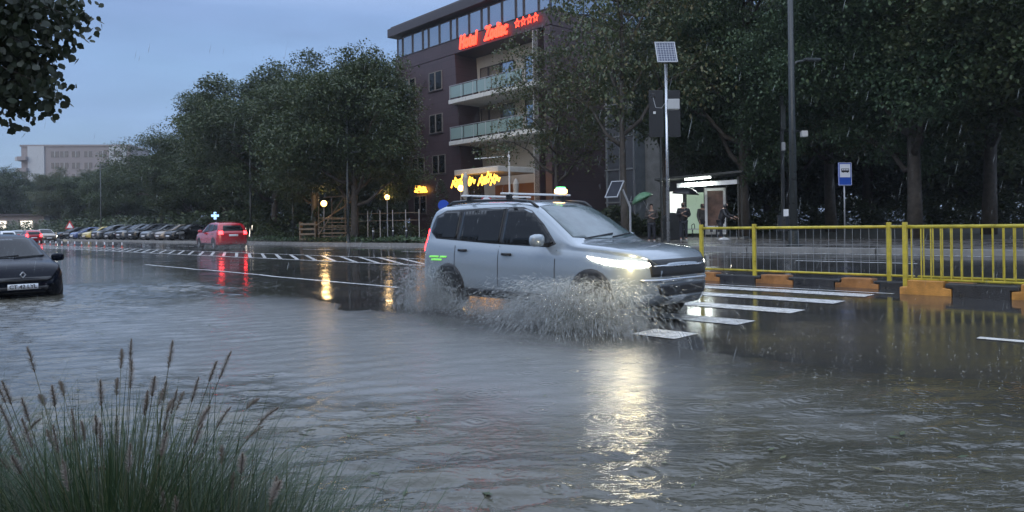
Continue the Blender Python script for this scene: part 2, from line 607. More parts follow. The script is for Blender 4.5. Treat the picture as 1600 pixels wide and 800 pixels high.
def water_z(S, N_):
    X = -SX * S + CX * N_
    Y = CX * S + SX * N_
    Z = np.zeros_like(X)
    for kx, ky, am, ph in WV:
        Z += am * np.sin(kx * X + ky * Y + ph + 0.5 * np.sin(X * .9 + ph) )
    gust = 0.75 + 0.45 * np.sin(X * .8 + 1.3 * np.sin(Y * .5)) * np.sin(Y * .9 + X * .3)
    B = np.interp(S, [-60, 0, 6, 15, 24, 32, 50, 120], [6.9, 6.7, 6.6, 7.3, 9.2, 10.6, 11.4, 12.5])
    dep = np.clip((B - N_) / 1.8, 0, 1)
    ed = np.clip((S + 12) / 3, 0, 1) * np.clip((22 - S) / 4, 0, 1)
    lx = ((X + 2.2) * math.cos(HEAD) + (Y - 9.6) * math.sin(HEAD)) / 6.2
    ly = (-(X + 2.2) * math.sin(HEAD) + (Y - 9.6) * math.cos(HEAD)) / 3.3
    ch = np.clip((np.hypot(lx, ly) - .6) / .5, .25, 1)
    return Z * gust * dep * ed * ch
ssw = np.concatenate([np.linspace(-60, -13, 14), np.arange(-12, 22, .045), np.linspace(22.5, 110, 40)])
nnw = np.concatenate([[-1.6], np.arange(-0.6, 8.2, .04), np.linspace(8.5, 13.2, 8)])
SS, NN = np.meshgrid(ssw, nnw, indexing='ij')
Pw = np.stack([-SX * SS + CX * NN, CX * SS + SX * NN, water_z(SS, NN)], -1).reshape(-1, 3)
ia, ib = len(ssw), len(nnw)
ii = (np.arange(ia - 1)[:, None] * ib + np.arange(ib - 1)[None]).reshape(-1)
Fw = np.stack([ii, ii + ib, ii + ib + 1, ii + 1], -1)
mew = bpy.data.meshes.new('flood_water')
mew.vertices.add(len(Pw)); mew.vertices.foreach_set('co', Pw.reshape(-1))
mew.loops.add(Fw.size); mew.loops.foreach_set('vertex_index', Fw.reshape(-1))
mew.polygons.add(len(Fw)); mew.polygons.foreach_set('loop_start', np.arange(len(Fw)) * 4)
mew.polygons.foreach_set('use_smooth', np.ones(len(Fw), dtype=bool))
mew.update(calc_edges=True)
mew.materials.append(M['water'])
ow = bpy.data.objects.new('flood_water', mew)
COL.objects.link(ow)
tag(ow, kind='structure')
sheet('pavement', np.concatenate([np.linspace(-80, 140, 45), [300, 700]]), [22.36, 24, 26, 28, 31], lambda s, n: gz(s, n) + PAVE, 'paving')
mb = MB()
for i in range(-80, 200, 4):          # kerb stones of the far pavement
    p = W(i + 1.99, 22.25, gz(i, 22.2) + 0.02)
    mb.box(p, (3.96, 0.2, 0.27), HEAD)
tag(mb.build('kerb', 'concrete', bevel=0.015), kind='structure')

# painted markings
def paint_mat():
    m = mat('road_paint', (0.60, 0.60, 0.58), 0.25, bump=0.2, bscale=30, rvar=0.12, vscale=6)
    return m
M['paint'] = paint_mat()
def marking(name, quads, z_off=0.005):
    mb = MB()
    for q in quads:
        (s0, n0), (s1, n1), (s2, n2), (s3, n3) = q
        k = max(1, int(abs(s1 - s0) / 1.0))
        for i in range(k):
            a, b = i / k, (i + 1) / k
            pts = []
            for (sa, na, sb, nb_) , f in (((s0, n0, s1, n1), a), ((s0, n0, s1, n1), b), ((s3, n3, s2, n2), b), ((s3, n3, s2, n2), a)):
                s_, n_ = sa + (sb - sa) * f, na + (nb_ - na) * f
                pts.append(W(s_, n_, road_z(s_, n_) + z_off))
            mb.add(pts, [(0, 1, 2, 3)])
    o = mb.build(name, 'paint')
    return tag(o, kind='structure')
marking('crosswalk_marking', [((4.7, n), (e_, n), (e_, n + 0.48), (4.7, n + 0.48)) for n, e_ in ((7.05, 5.3), (8.42, 8.0), (9.87, 8.5), (11.3, 8.6), (12.5, 8.6))], 0.007)
marking('stop_line_marking', [((4.5, 13.22), (8.9, 13.22), (8.9, 13.30), (4.5, 13.30))], 0.007)
marking('lane_line_marking', [((13, 9.1), (42, 9.9), (42, 10.05), (13, 9.23)), ((-0.9, 9.05), (2.25, 9.05), (2.25, 9.19), (-0.9, 9.19)), ((-9, 9.05), (-6, 9.05), (-6, 9.19), (-9, 9.19))], 0.008)
q = [((11, 14.35), (95, 14.35), (95, 14.5), (11, 14.5)), ((11, 16.3), (95, 16.3), (95, 16.42), (11, 16.42))]
for i in range(0, 64):
    s0 = 11.5 + i * 1.45
    q.append(((s0, 14.55), (s0 + 0.34, 14.55), (s0 + 4.2, 16.25), (s0 + 3.86, 16.25)))
marking('hatched_marking', q, 0.006)
marking('far_lane_marking', [((s, 19.2), (s + 3, 19.2), (s + 3, 19.33), (s, 19.33)) for s in range(6, 90, 9)] + [((5, 21.7), (70, 21.7), (70, 21.82), (5, 21.82))], 0.006)

# ================================================================== BUILDINGS
def cladding_mat():
    m = bpy.data.materials.new('brown_cladding')
    m.use_nodes = True
    nt = m.node_tree
    N, L = nt.nodes, nt.links
    b = N['Principled BSDF']
    t = N.new('ShaderNodeTexCoord')
    br = N.new('ShaderNodeTexBrick')
    mp_ = N.new('ShaderNodeMapping')
    mp_.inputs['Rotation'].default_value = (PI / 2, 0, 0)
    L.new(t.outputs['Object'], mp_.inputs['Vector'])
    L.new(mp_.outputs['Vector'], br.inputs['Vector'])
    br.inputs['Scale'].default_value = 1.0
    br.inputs['Brick Width'].default_value = 1.2
    br.inputs['Row Height'].default_value = 0.6
    br.inputs['Mortar Size'].default_value = 0.012
    br.inputs['Color1'].default_value = (0.050, 0.030, 0.034, 1)
    br.inputs['Color2'].default_value = (0.060, 0.036, 0.040, 1)
    br.inputs['Mortar'].default_value = (0.030, 0.018, 0.020, 1)
    L.new(br.outputs['Color'], b.inputs['Base Color'])
    b.inputs['Roughness'].default_value = 0.45
    return m
M['cladding'] = cladding_mat()
M['roof_dark'] = mat('roof_dark', (0.045, 0.036, 0.038), 0.4, var=0.1)
M['plaster'] = mat('plaster', (0.46, 0.43, 0.38), 0.7, var=0.12, vscale=0.8)
M['slab_white'] = mat('slab_white', (0.55, 0.54, 0.50), 0.6, var=0.1)
M['rail_glass'] = mat('rail_glass', (0.22, 0.30, 0.28), 0.08, spec=0.8)
M['neon_red'] = mat('neon_red', (0.4, 0.02, 0.01), 0.4, emit=(1.0, 0.045, 0.02), es=3.2)
M['sign_amber'] = mat('sign_amber', (0.5, 0.3, 0.02), 0.4, emit=(1.0, 0.45, 0.05), es=2.6)
M['lamp_warm'] = mat('lamp_warm', (0.8, 0.7, 0.4), 0.4, emit=(1.0, 0.52, 0.13), es=6.0)
M['curtain'] = mat('curtain', (0.16, 0.14, 0.12), 0.8, var=0.3, vscale=9)

def build_hotel():
    A = at(620, 300, 61)
    base = gxy(A.x, A.y)
    h = empty('hotel', 'dark brown hotel with ribbon windows under its flat roof and a red neon sign', 'hotel', (A.x, A.y, base), R(-49))
    Z = lambda z: z - base
    LX, DY = 18.4, 13.0
    # slanted left block: front face leans in towards its foot
    def xl(z): return 2.1 * (1 - z / 13.6) if z < 13.6 else 0.0
    def xr(z): return 8.2 + 1.0 * (1 - z / 13.6)
    mb = MB()
    P = []
    for z in (-0.5, 13.5):
        P += [(xl(z), 0, z), (xr(z), 0, z), (xr(z), DY, z), (xl(z), DY, z)]
    mb.add(P, [(0, 1, 5, 4), (1, 2, 6, 5), (2, 3, 7, 6), (3, 0, 4, 7), (4, 5, 6, 7), (0, 3, 2, 1)])
    mb.box((LX / 2, DY / 2, 14.05), (LX, DY, 1.0))        # upper band
    mb.box((LX - 1.4, 4.4, 6.5), (0.5, 8.8, 14.0))
    mb.box((LX - 0.3, DY / 2, 6.8), (0.6, DY, 13.4))
    mb.build('wall', 'cladding', h)
    mb = MB()
    mb.box((LX / 2 - 0.1, DY / 2, 16.75), (LX + .8, DY + .8, 0.7))
    mb.box((LX / 2, DY / 2, 17.15), (LX + 0.5, DY + 0.5, 0.2))
    mb.build('roof', 'roof_dark', h, bevel=0.04)
    # top storey: posts and panes of the ribbon
    mb = MB()
    mb.box((LX / 2, DY / 2, 15.45), (LX - 0.7, DY - 0.7, 1.85))
    mb.build('top_storey_wall', 'roof_dark', h)
    xs = [0.15]
    k = 0
    while xs[-1] < LX - 1.5:
        xs.append(xs[-1] + (1.45 if k % 3 else 0.8))
        k += 1
    xs.append(LX - 0.1)
    for a, b in zip(xs[:-1], xs[1:]):
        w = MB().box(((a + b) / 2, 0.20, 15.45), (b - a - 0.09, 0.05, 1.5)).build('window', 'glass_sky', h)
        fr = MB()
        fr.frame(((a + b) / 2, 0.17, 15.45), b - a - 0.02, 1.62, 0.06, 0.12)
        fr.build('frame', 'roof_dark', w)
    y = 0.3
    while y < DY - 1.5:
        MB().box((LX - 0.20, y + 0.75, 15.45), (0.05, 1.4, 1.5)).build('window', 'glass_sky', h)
        y += 1.52
    # windows of the slanted wall
    for (x, z) in ((1.3, 12.0), (4.9, 12.0), (1.5, 8.75), (4.9, 8.75), (2.4, 5.6), (5.2, 5.6), (2.6, 2.6)):
        w = MB().box((x + 0.85, -0.02, z - 0.1), (1.75, 0.05, 1.45)).build('window', 'curtain', h)
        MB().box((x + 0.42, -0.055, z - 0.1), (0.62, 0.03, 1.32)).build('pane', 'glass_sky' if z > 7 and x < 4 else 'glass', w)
        MB().box((x + 1.28, -0.055, z - 0.1), (0.68, 0.03, 1.32)).build('pane', 'glass', w)
        MB().box((x + 0.85, -0.07, z - 0.86), (1.9, 0.12, 0.06)).build('sill', 'roof_dark', w)
    # recessed balconies
    x0, x1 = 8.5, LX - 1.7
    MB().box(((x0 + x1) / 2 + 0.3, 2.2, 6.6), (x1 - x0 + 1.6, 0.3, 13.8)).build('balcony_wall', 'plaster', h)
    MB().box((x1 + 0.25, 0.7, 6.8), (0.5, 1.4, 13.4)).build('column', 'slab_white', h)
    for i, z in enumerate((9.9, 6.85)):
        sl = MB()
        sl.box(((x0 + x1) / 2 + 0.2, 0.75, z), (x1 - x0 + 1.2, 2.6, 0.30))
        bal = sl.build('balcony', 'slab_white', h, bevel=0.02)
        rg = MB()
        for j in range(5):
            xa = x0 - 0.2 + j * 1.6
            rg.box((xa + 0.78, -0.52, z + 0.68), (1.5, 0.02, 0.82))
        rg.build('railing_glass', 'rail_glass', bal)
        rb = MB()
        rb.tube([(x0 - 0.3, -0.52, z + 1.16), (x1 + 0.6, -0.52, z + 1.16)], 0.03, 6)
        for j in range(7):
            xa = x0 - 0.25 + j * 1.38
            rb.tube([(xa, -0.52, z + 0.15), (xa, -0.52, z + 1.16)], 0.025, 6)
        rb.build('railing', 'galv', bal)
        for (xa, ww, mm) in ((x0 + 0.3, 0.9, 'curtain'), (x0 + 1.3, 1.35, 'curtain'), (x0 + 2.75, 1.35, 'glass_sky'), (x0 + 5.3, 1.5, 'glass_sky'), (x0 + 6.9, 1.0, 'glass_sky')):
            if i == 2 and mm == 'glass_sky': mm = 'glass'
            w = MB().box((xa + ww / 2, 2.02, z + 1.45), (ww, 0.06, 2.45)).build('balcony_door', mm, h)
            f = MB()
            f.frame((xa + ww / 2, 1.97, z + 1.45), ww + .04, 2.5, 0.06, 0.08)
            f.build('frame', 'roof_dark', w)
    # ground floor entrance with canopy and lit signs
    MB().box((14.3, -1.3, 4.35), (4.6, 3.4, 0.36)).build('canopy', 'slab_white', h, bevel=0.03)
    M['shop'] = mat('shop', (0.11, 0.055, 0.035), 0.6, emit=(1.0, 0.35, 0.10), es=0.02)  # warm light on the entrance wall given as a faint glow of its own
    MB().box((14.3, 0.6, 1.8), (4.4, 0.2, 3.6)).build('entrance_wall', 'shop', h)
    for (cx_, ln) in ((13.0, 2.1), (15.7, 1.7)):
        sg = MB()
        rnd = random.Random(int(cx_ * 10))
        n = 9
        for j in range(n):
            xx = cx_ - ln / 2 + ln * j / (n - 1)
            zc = 3.78 + 0.16 * math.sin(j * 1.9) - 0.05 * abs(j - 4)
            sg.tube([(xx - 0.22, -3.06, zc - 0.22), (xx, -3.06, zc + 0.25), (xx + 0.2, -3.06, zc - 0.12), (xx + 0.3, -3.06, zc + 0.12)], 0.055, 6)
        sg.build('lit_lettering', 'sign_amber', h)
    sg = MB()
    for j in range(6):
        xx = 3.2 + j * 0.24
        sg.tube([(xx - 0.18, -0.2, 3.5), (xx, -0.2, 3.95 - 0.03 * j), (xx + 0.2, -0.2, 3.45)], 0.10, 6)
    sg.build('lit_lettering', 'sign_amber', h)
    # roof sign
    text('neon_lettering', 'Hotel', 1.35, 'neon_red', h, (10.02, -0.16, 14.12), (PI / 2, 0, 0), 0.06, 0.28, 0.03, space=1.08).scale = (.60, 1, 1)
    text('neon_lettering', 'Zodiac', 1.35, 'neon_red', h, (13.15, -0.16, 14.16), (PI / 2, 0, 0), 0.06, 0.28, 0.03, space=1.08).scale = (.60, 1, 1)
    for j in range(4):
        st = MB()
        pts = []
        for k in range(10):
            r = 0.30 if k % 2 == 0 else 0.13
            a = PI / 2 + k * PI / 5
            pts.append((15.45 + j * 0.60 + r * math.cos(a) * 0.85, -0.18, 14.2 + r * math.sin(a)))
        st.tube(pts + [pts[0]], 0.04, 5)
        st.build('neon_star', 'neon_red', h)
    # glazed wing behind the corner, pale stair wall
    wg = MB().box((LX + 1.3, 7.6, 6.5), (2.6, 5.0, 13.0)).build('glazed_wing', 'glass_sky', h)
    f = MB()
    for j in range(3):
        f.box((LX + 0.1 + j * 1.2, 5.06, 6.5), (0.07, 0.08, 13.0))
    for z in (2.2, 4.4, 6.6, 8.8, 11.0, 12.9):
        f.box((LX + 1.3, 5.03, z), (2.6, 0.06, 0.09))
    f.build('mullions', 'galv', wg)
    MB().box((LX + 3.2, 8.6, 5.4), (1.2, 5.0, 11.6)).build('stair_wall', 'concrete', h)
    return h
build_hotel()

# apartment block far away on the left
M['apt_tan'] = mat('apt_tan', (0.24, 0.21, 0.205), 0.8, var=0.08)
M['apt_pale'] = mat('apt_pale', (0.40, 0.41, 0.42), 0.8, var=0.08)
M['apt_glass'] = mat('apt_glass', (0.05, 0.06, 0.08), 0.15, spec=0.3)
def build_apartment():
    A = at(34, 300, 200)
    h = empty('apartment_block', 'far tan and pale grey apartment block rising over the trees at left', 'building', (A.x, A.y, 0.5), R(6))
    MB().box((14, 7, 11.8), (28, 14, 24.6)).build('wall', 'apt_tan', h)
    for (x, w) in ((3.9, 4.2), (25, 4.4)):
        MB().box((x, -0.1, 11.8), (w, 0.6, 24.7)).build('wall_panel', 'apt_pale', h)
    MB().box((14, 7, 24.35), (28.5, 14.5, 0.5)).build('roof', 'apt_tan', h)
    for f in range(7):
        z = 22.0 - f * 3.1
        for x in (-0.6 + 4.3, 8.6, 11.0, 14.0, 17.2, 25, 21.0):
            w = MB().box((x, -0.42 if x in (3.7, 25) else -0.03, z), (2.0 if x != 3.7 else 1.3, 0.1, 1.6)).build('window', 'apt_glass', h)
            MB().box((x, -0.5 if x in (3.7, 25) else -0.1, z), (0.12, 0.06, 1.6)).build('frame', 'apt_pale', w)
        for y in (2.5, 7.5, 11.5):
            MB().box((-0.02, y, z), (0.1, 2.0, 1.7)).build('window', 'apt_glass', h)
        b = MB().box((0.9, -0.9, z - 1.2), (2.2, 1.7, 1.0)).build('balcony', 'apt_tan', h)
        b = MB().box((-0.8, 1.6, z - 1.2), (1.6, 3.4, 1.0)).build('balcony', 'apt_pale', h)
build_apartment()

# low lit kiosk at the end of the street
M['lit_white'] = mat('lit_white', (0.8, 0.8, 0.8), 0.5, emit=(1, 0.88, 0.72), es=2.2)
k0 = W(150, 24, 0.9)
k = empty('kiosk', 'low lit shop front at the far left end of the street', 'kiosk', (k0.x, k0.y, 0.6), R(20))
MB().box((0, 2, 1.8), (14, 4, 3.6)).build('wall', 'apt_tan', k)
MB().box((0, 1.8, 3.75), (15, 5, 0.3)).build('roof', 'roof_dark', k)
for x in (-5, -2.2, 0.6, 4.4):
    MB().box((x, -0.06, 1.7), (1.7, 0.1, 2.0)).build('window', 'lit_white', k)

# ================================================================== TREES
def tree_parts(seed, H, CR, base, leaf, nleaf, lobes=16, lean=0.0, up=1.0, trunk_r=0.26, fill=0.55):
    rng = np.random.default_rng(seed)
    rn = random.Random(seed)
    tb = MB()
    pts, rad = [], []
    for i in range(9):
        t = i / 8
        pts.append(Vector((lean * t * t * H * 0.2 + 0.12 * math.sin(3 * t + seed), 0.12 * math.cos(4 * t + seed), t * H * 0.82)))
        rad.append(trunk_r * (1 - 0.86 * t) + (0.12 * trunk_r if i == 0 else 0))
    tb.tube(pts, rad, 10)
    def tp(t):
        f = t / 0.82 * 8
        i = min(7, int(f))
        return pts[i].lerp(pts[i + 1], f - i)
    ends = []
    for i in range(lobes):
        t0 = base + (0.80 - base) * (i + 0.5) / lobes * 0.9
        a = i * 2.399 + rn.uniform(-.4, .4)
        zc = t0 + rn.uniform(0.04, 0.20) * up
        # crown silhouette: widest in the middle
        rr = math.sin(PI * min(0.97, max(0.1, (zc - base * 0.85) / (1.03 - base * 0.85)))) ** 0.6
        r = CR * rr * rn.uniform(0.40, 1.04)
        p0 = tp(t0 * 0.96)
        e = Vector((p0.x + r * math.cos(a), p0.y + r * math.sin(a), zc * H * 0.97))
        mid = p0.lerp(e, 0.5) + Vector((0, 0, rn.uniform(-0.02, 0.05) * H))
        r0 = trunk_r * (1 - 0.86 * t0) * 0.62
        tb.tube([p0, p0.lerp(mid, .5) + Vector((0, 0, -.02 * H)), mid, mid.lerp(e, .5) + Vector((0, 0, .01 * H)), e], [r0, r0 * .8, r0 * .6, r0 * .38, r0 * .15], 6)
        ends.append((e, CR * rn.uniform(0.18, 0.36)))
        for j in range(3):
            q_ = mid.lerp(e, rn.uniform(0.0, 0.8))
            e2 = q_ + Vector((rn.uniform(-1, 1), rn.uniform(-1, 1), rn.uniform(-.35, .8))) * CR * 0.36
            tb.tube([q_, q_.lerp(e2, .5) + Vector((0, 0, .1)), e2], [r0 * .4, r0 * .25, r0 * .08], 5)
            ends.append((e2, CR * rn.uniform(0.14, 0.28)))
    ends.append((tp(0.8), CR * 0.3))
    ends.append((tp(0.8) + Vector((0, 0, .12 * H)), CR * 0.24))
    # leaf clumps: twigs' ends inside the lobes, then leaves about each of them
    cents, sizes = [], []
    wsum = sum(r ** 2 for _, r in ends)
    NC = nleaf // 26
    for e, r in ends:
        k_ = max(3, int(NC * r * r / wsum))
        d = rng.normal(size=(k_, 3))
        d /= np.linalg.norm(d, axis=1)[:, None]
        q_ = rng.uniform(0, 1, (k_, 1)) ** (1 - fill)
        c = np.array(e) + d * q_ * r * np.array([1.15, 1.15, 0.8])
        cents.append(c)
        sizes.append(np.full(k_, max(0.22, 0.10 * r + 0.2)))
    c = np.concatenate(cents)
    sz = np.concatenate(sizes)
    c = c[c[:, 2] < H * 1.02]
    sz = sz[:len(c)]
    idx = np.repeat(np.arange(len(c)), 26)
    n = len(idx)
    pos = c[idx] + rng.normal(size=(n, 3)) * sz[idx][:, None] * np.array([1.0, 1.0, 0.42]) 
    pos[:, 2] -= 0.35 * np.linalg.norm((pos - c[idx])[:, :2], axis=1) ** 1.2
    # leaf frames: mostly facing up and outwards, drooping tips
    a = rng.uniform(0, 2 * PI, n)
    tilt = rng.normal(0.5, 0.45, n)
    dirx = np.stack([np.cos(a) * np.cos(tilt), np.sin(a) * np.cos(tilt), -np.sin(tilt)], -1)
    side = np.stack([-np.sin(a), np.cos(a), rng.normal(0, .35, n)], -1)
    side /= np.linalg.norm(side, axis=1)[:, None]
    up_ = np.cross(dirx, side)
    L = leaf * rng.uniform(0.65, 1.35, n)[:, None]
    v = np.empty((n, 4, 3))
    v[:, 0] = pos
    v[:, 1] = pos + dirx * L * 0.5 + side * L * 0.42 + up_ * L * 0.12
    v[:, 2] = pos + dirx * L
    v[:, 3] = pos + dirx * L * 0.5 - side * L * 0.42 + up_ * L * 0.12
    me = bpy.data.meshes.new('crown')
    me.vertices.add(n * 4)
    me.vertices.foreach_set('co', v.reshape(-1))
    me.loops.add(n * 4)
    me.loops.foreach_set('vertex_index', np.arange(n * 4))
    me.polygons.add(n)
    me.polygons.foreach_set('loop_start', np.arange(n) * 4)
    me.polygons.foreach_set('loop_total', np.full(n, 4))
    me.update(calc_edges=True)
    return tb, me

PROTO = {}
def proto_tree(key, name, lm, **kw):
    tb, me = tree_parts(**kw)
    root = empty(name, 'x', 'tree')
    t = tb.build('trunk', 'bark', root, smooth=True)
    me.materials.append(M[lm])
    c = bpy.data.objects.new('crown', me)
    COL.objects.link(c)
    c.parent = root
    PROTO[key] = [root, False, kw['H']]
proto_tree('wide', 'broadleaf_tree', 'leaf_a', seed=1, H=14, CR=5.6, base=0.17, leaf=0.165, nleaf=95000, lobes=20, trunk_r=0.30)
proto_tree('tall', 'broadleaf_tree', 'leaf_a', seed=2, H=16, CR=4.8, base=0.17, leaf=0.16, nleaf=90000, lobes=22, trunk_r=0.30)
proto_tree('airy', 'broadleaf_tree', 'leaf_b', seed=3, H=13, CR=4.6, base=0.30, leaf=0.16, nleaf=21000, lobes=17, trunk_r=0.20, fill=0.75)
proto_tree('sparse', 'broadleaf_tree', 'leaf_b', seed=13, H=13, CR=4.6, base=0.26, leaf=0.16, nleaf=11500, lobes=15, trunk_r=0.20, fill=0.8)
proto_tree('maple', 'broadleaf_tree', 'leaf_c', seed=4, H=17, CR=5.0, base=0.16, leaf=0.135, nleaf=140000, lobes=26, trunk_r=0.30)
proto_tree('park', 'broadleaf_tree', 'leaf_b', seed=5, H=18, CR=5.4, base=0.20, leaf=0.165, nleaf=95000, lobes=22, trunk_r=0.30)
proto_tree('low', 'broadleaf_tree', 'leaf_a', seed=6, H=16, CR=5.6, base=0.03, leaf=0.26, nleaf=60000, lobes=26, trunk_r=0.26)
def plant_tree(key, px, n, H, rot, label, group=None, D=None, wide=1.0, lm=None):
    pr = PROTO[key]
    if D:
        x, _ = ray(px, 355)
        p = Vector((x * D, D, 0))
    else:
        p = at_n(px, n)
    if pr[1]:
        o = copy_tree(pr[0])
    else:
        o = pr[0]
        pr[1] = True
    sc = H / pr[2]
    o.location = (p.x, p.y, gxy(p.x, p.y) - 0.03)
    o.rotation_euler = (0, 0, rot)
    o.scale = (sc * wide, sc * wide, sc)
    tag(o, label, 'tree')
    if group: o['group'] = group
    elif 'group' in o: del o['group']
    if lm:
        for ch in o.children:
            if ch.name.startswith('crown'):
                ch.material_slots[0].link = 'OBJECT'
                ch.material_slots[0].material = M[lm]
    return o
LG = 'trees along the far pavement'
plant_tree('wide', 552, 24.6, 12.6, 0.3, 'bushy roadside tree beside the slim dark lamp pole and the timber steps', LG, wide=0.95)
plant_tree('tall', 489, 25.2, 13.4, 1.0, 'roadside tree whose trunk stands left of the timber steps', LG, wide=1.0)
plant_tree('wide', 430, 27.5, 14.9, 2.2, 'tallest roadside tree of the left wood behind the red car', LG)
plant_tree('tall', 352, 29, 15.6, 3.0, 'tall tree with ragged top just left of the red car', LG, wide=1.1)
plant_tree('airy', 255, 29, 13.0, 0.5, 'loose leafed tree with gaps to the sky above the parked cars', LG, wide=1.15, lm='leaf_a')
plant_tree('wide', 300, 31, 12.0, 4.0, 'lower tree between the ragged topped tree and the loose leafed tree', LG)
plant_tree('wide', 185, 30, 10.4, 1.4, 'round dark tree at the right end of the far apartment block', LG)
plant_tree('tall', 135, 30, 10.2, 2.5, 'dark tree above the warning triangle sign', LG, wide=1.3)
plant_tree('park', 95, 32, 12.3, 3.4, 'tree in front of the middle of the far apartment block', LG, wide=1.1)
plant_tree('park', 60, 34, 12.8, 5.3, 'thin topped tree before the left end of the far apartment block', LG)
plant_tree('wide', 8, 27, 13.5, 0.9, 'tree cut by the left edge of the photo below the overhanging branch', LG)
plant_tree('airy', 613, 0, 16.0, 2.0, 'sparse tree top showing between the left wood and the hotel wall', D=62, lm='leaf_b')
BG_ = 'dark tree in the background wood far behind the parked cars'
for (px, D, H, ro, wd_) in ((20, 170, 13, 1, 1.2), (-30, 150, 14, 2, 1.2), (110, 150, 12, 4, 1.4), (165, 130, 13, 2, 1.3), (215, 120, 13, 0, 1.3), (270, 105, 13, 3, 1.2), (330, 90, 13.5, 5, 1.2), (400, 82, 13, 2, 1.2), (470, 70, 12, 1, 1.1), (560, 66, 10, 4, 1.0), (612, 78, 9, 3, 1.2), (655, 74, 8, 5, 1.0), (585, 60, 6.5, 1, 1.0)):
    plant_tree('low', px, 0, H, ro, BG_, 'background wood behind the parked cars', D=D, wide=wd_, lm='leaf_a')
RG = 'park trees on the right'
plant_tree('sparse', 868, 0, 11.2, 0.4, 'sparse tree in front of the hotel balconies', RG, D=37, wide=0.86)
plant_tree('sparse', 978, 0, 16.5, 3.1, 'forked dark trunk tree in front of the hotel corner', RG, D=34, wide=0.72)
plant_tree('airy', 1036, 0, 15.5, 1.9, 'loose leafed tree between the glazed wing and the bus shelter', RG, D=40, wide=.8)
plant_tree('maple', 1166, 0, 19, 0.0, 'large dense tree whose trunk rises behind the bus shelter', RG, D=37, wide=0.78)
plant_tree('maple', 1425, 0, 18, 2.2, 'broad leafy tree with low drooping boughs right of the bus stop sign', RG, D=30, wide=0.92)
plant_tree('park', 1300, 0, 20, 1.2, 'dark tree behind the tall lamp pole', RG, D=44)
plant_tree('park', 1545, 0, 19, 4.4, 'tree near the right edge with sky showing through its top', RG, D=33, lm='leaf_a')
plant_tree('tall', 1118, 0, 17, 2.4, 'tall dark tree behind the solar panel pole', RG, D=46, wide=.75)
plant_tree('tall', 1640, 0, 16, 5.0, 'dark tree just cut by the right edge of the photo', RG, D=26)
DG = 'dark trees deep in the park'
rt = random.Random(5)
for i, px in enumerate(range(1085, 1720, 40)):
    D = rt.uniform(52, 82)
    plant_tree(('low', 'park', 'low')[i % 3], px + rt.uniform(-14, 14), 0, rt.uniform(16, 24), rt.uniform(0, 6), 'dark tree deep in the park behind the front row of trees', DG, D=D, wide=1.15, lm='leaf_a')
# unseen trees added behind the viewer to darken car glass, flank and spray
for (x, y, H) in ((-22, -3, 11), (-15, -9, 13), (-7, -14, 12), (0, -17, 14), (8, -15, 13), (15, -17, 14), (20, -11, 13), (28, -16, 14), (31, -6, 12)):
    o = copy_tree(PROTO['wide'][0])
    o.location = (x, y, 0.1)
    o.scale = (H / 14,) * 3
    tag(o, 'unseen tree added for shade on the near verge outside the photo', 'tree', 'added shade trees')

# small conifers and shrubs by the hotel entrance
def conifer(px, D, H, r, label, seed):
    x, _ = ray(px, 355)
    b = gxy(x * D, D)
    root = empty('conifer', label, 'tree', (x * D, D, b))
    MB().tube([(0, 0, 0), (0, 0, H * .9)], [0.07, 0.02], 6).build('trunk', 'bark', root)
    rng = np.random.default_rng(seed)
    mb = MB()
    n = 1100
    for i in range(n):
        t = rng.uniform(0, 1) ** 1.3
        a = rng.uniform(0, 2 * PI)
        rr = r * (1 - t) ** 0.7 * rng.uniform(.55, 1.08)
        p = Vector((rr * math.cos(a), rr * math.sin(a), 0.2 + t * (H - .2)))
        d = Vector((math.cos(a), math.sin(a), rng.uniform(-.2, .8))) * 0.2
        s_ = Vector((-math.sin(a), math.cos(a), 0)) * 0.05
        mb.add([p - s_, p + d, p + s_], [(0, 1, 2)])
    mb.build('crown', 'leaf_c', root)
conifer(742, 50, 4.8, 1.0, 'dark columnar conifer beside the hotel entrance canopy', 1)
conifer(690, 52, 4.0, 1.3, 'cone shaped fir left of the glowing globe lamp', 2)
conifer(520, 52, 2.6, 1.2, 'round shrub lit by the warm lamp behind the timber steps', 3)
conifer(497, 50, 2.2, 1.1, 'small shrub left of the timber steps under the lamp', 4)

# hedge at the foot of the park trees, undergrowth on the verge
def leafy_strip(name, pts, hgt, dep, n, leaf, m, seed, kind, label=None, cat=None):
    rng = np.random.default_rng(seed)
    mb = MB()
    for i in range(n):
        f = rng.uniform(0, len(pts) - 1)
        j = min(int(f), len(pts) - 2)
        p = Vector(pts[j]).lerp(Vector(pts[j + 1]), f - j)
        x, y = p.x + rng.normal() * dep * .5, p.y + rng.normal() * dep * .5
        z = gxy(x, y) + rng.uniform(0, 1) ** .8 * hgt * (0.75 + .25 * math.sin(x * 1.7 + seed))
        a = rng.uniform(0, 2 * PI)
        d = Vector((math.cos(a), math.sin(a), rng.uniform(-.3, .9))) * leaf
        s_ = Vector((-math.sin(a), math.cos(a), rng.uniform(-.4, .4))) * leaf * .4
        q_ = Vector((x, y, z))
        mb.add([q_, q_ + d * .5 + s_, q_ + d, q_ + d * .5 - s_], [(0, 1, 2, 3)])
    o = mb.build(name, m)
    return tag(o, label, cat, kind=kind)
def gpt(px, D):
    x, _ = ray(px, 355)
    return (x * D, D, 0)
leafy_strip('undergrowth', [gpt(1180, 56), gpt(1420, 54), gpt(1700, 46)], 2.2, 1.8, 26000, 0.2, 'leaf_a', 3, 'stuff')
leafy_strip('undergrowth', [gpt(860, 42), gpt(1060, 44), gpt(1200, 46)], 1.8, 1.2, 14000, 0.2, 'leaf_a', 4, 'stuff')
leafy_strip('undergrowth', [gpt(-40, 120), gpt(120, 100), gpt(300, 74), gpt(430, 60), gpt(560, 56)], 2.6, 2.2, 26000, 0.32, 'leaf_a', 5, 'stuff')
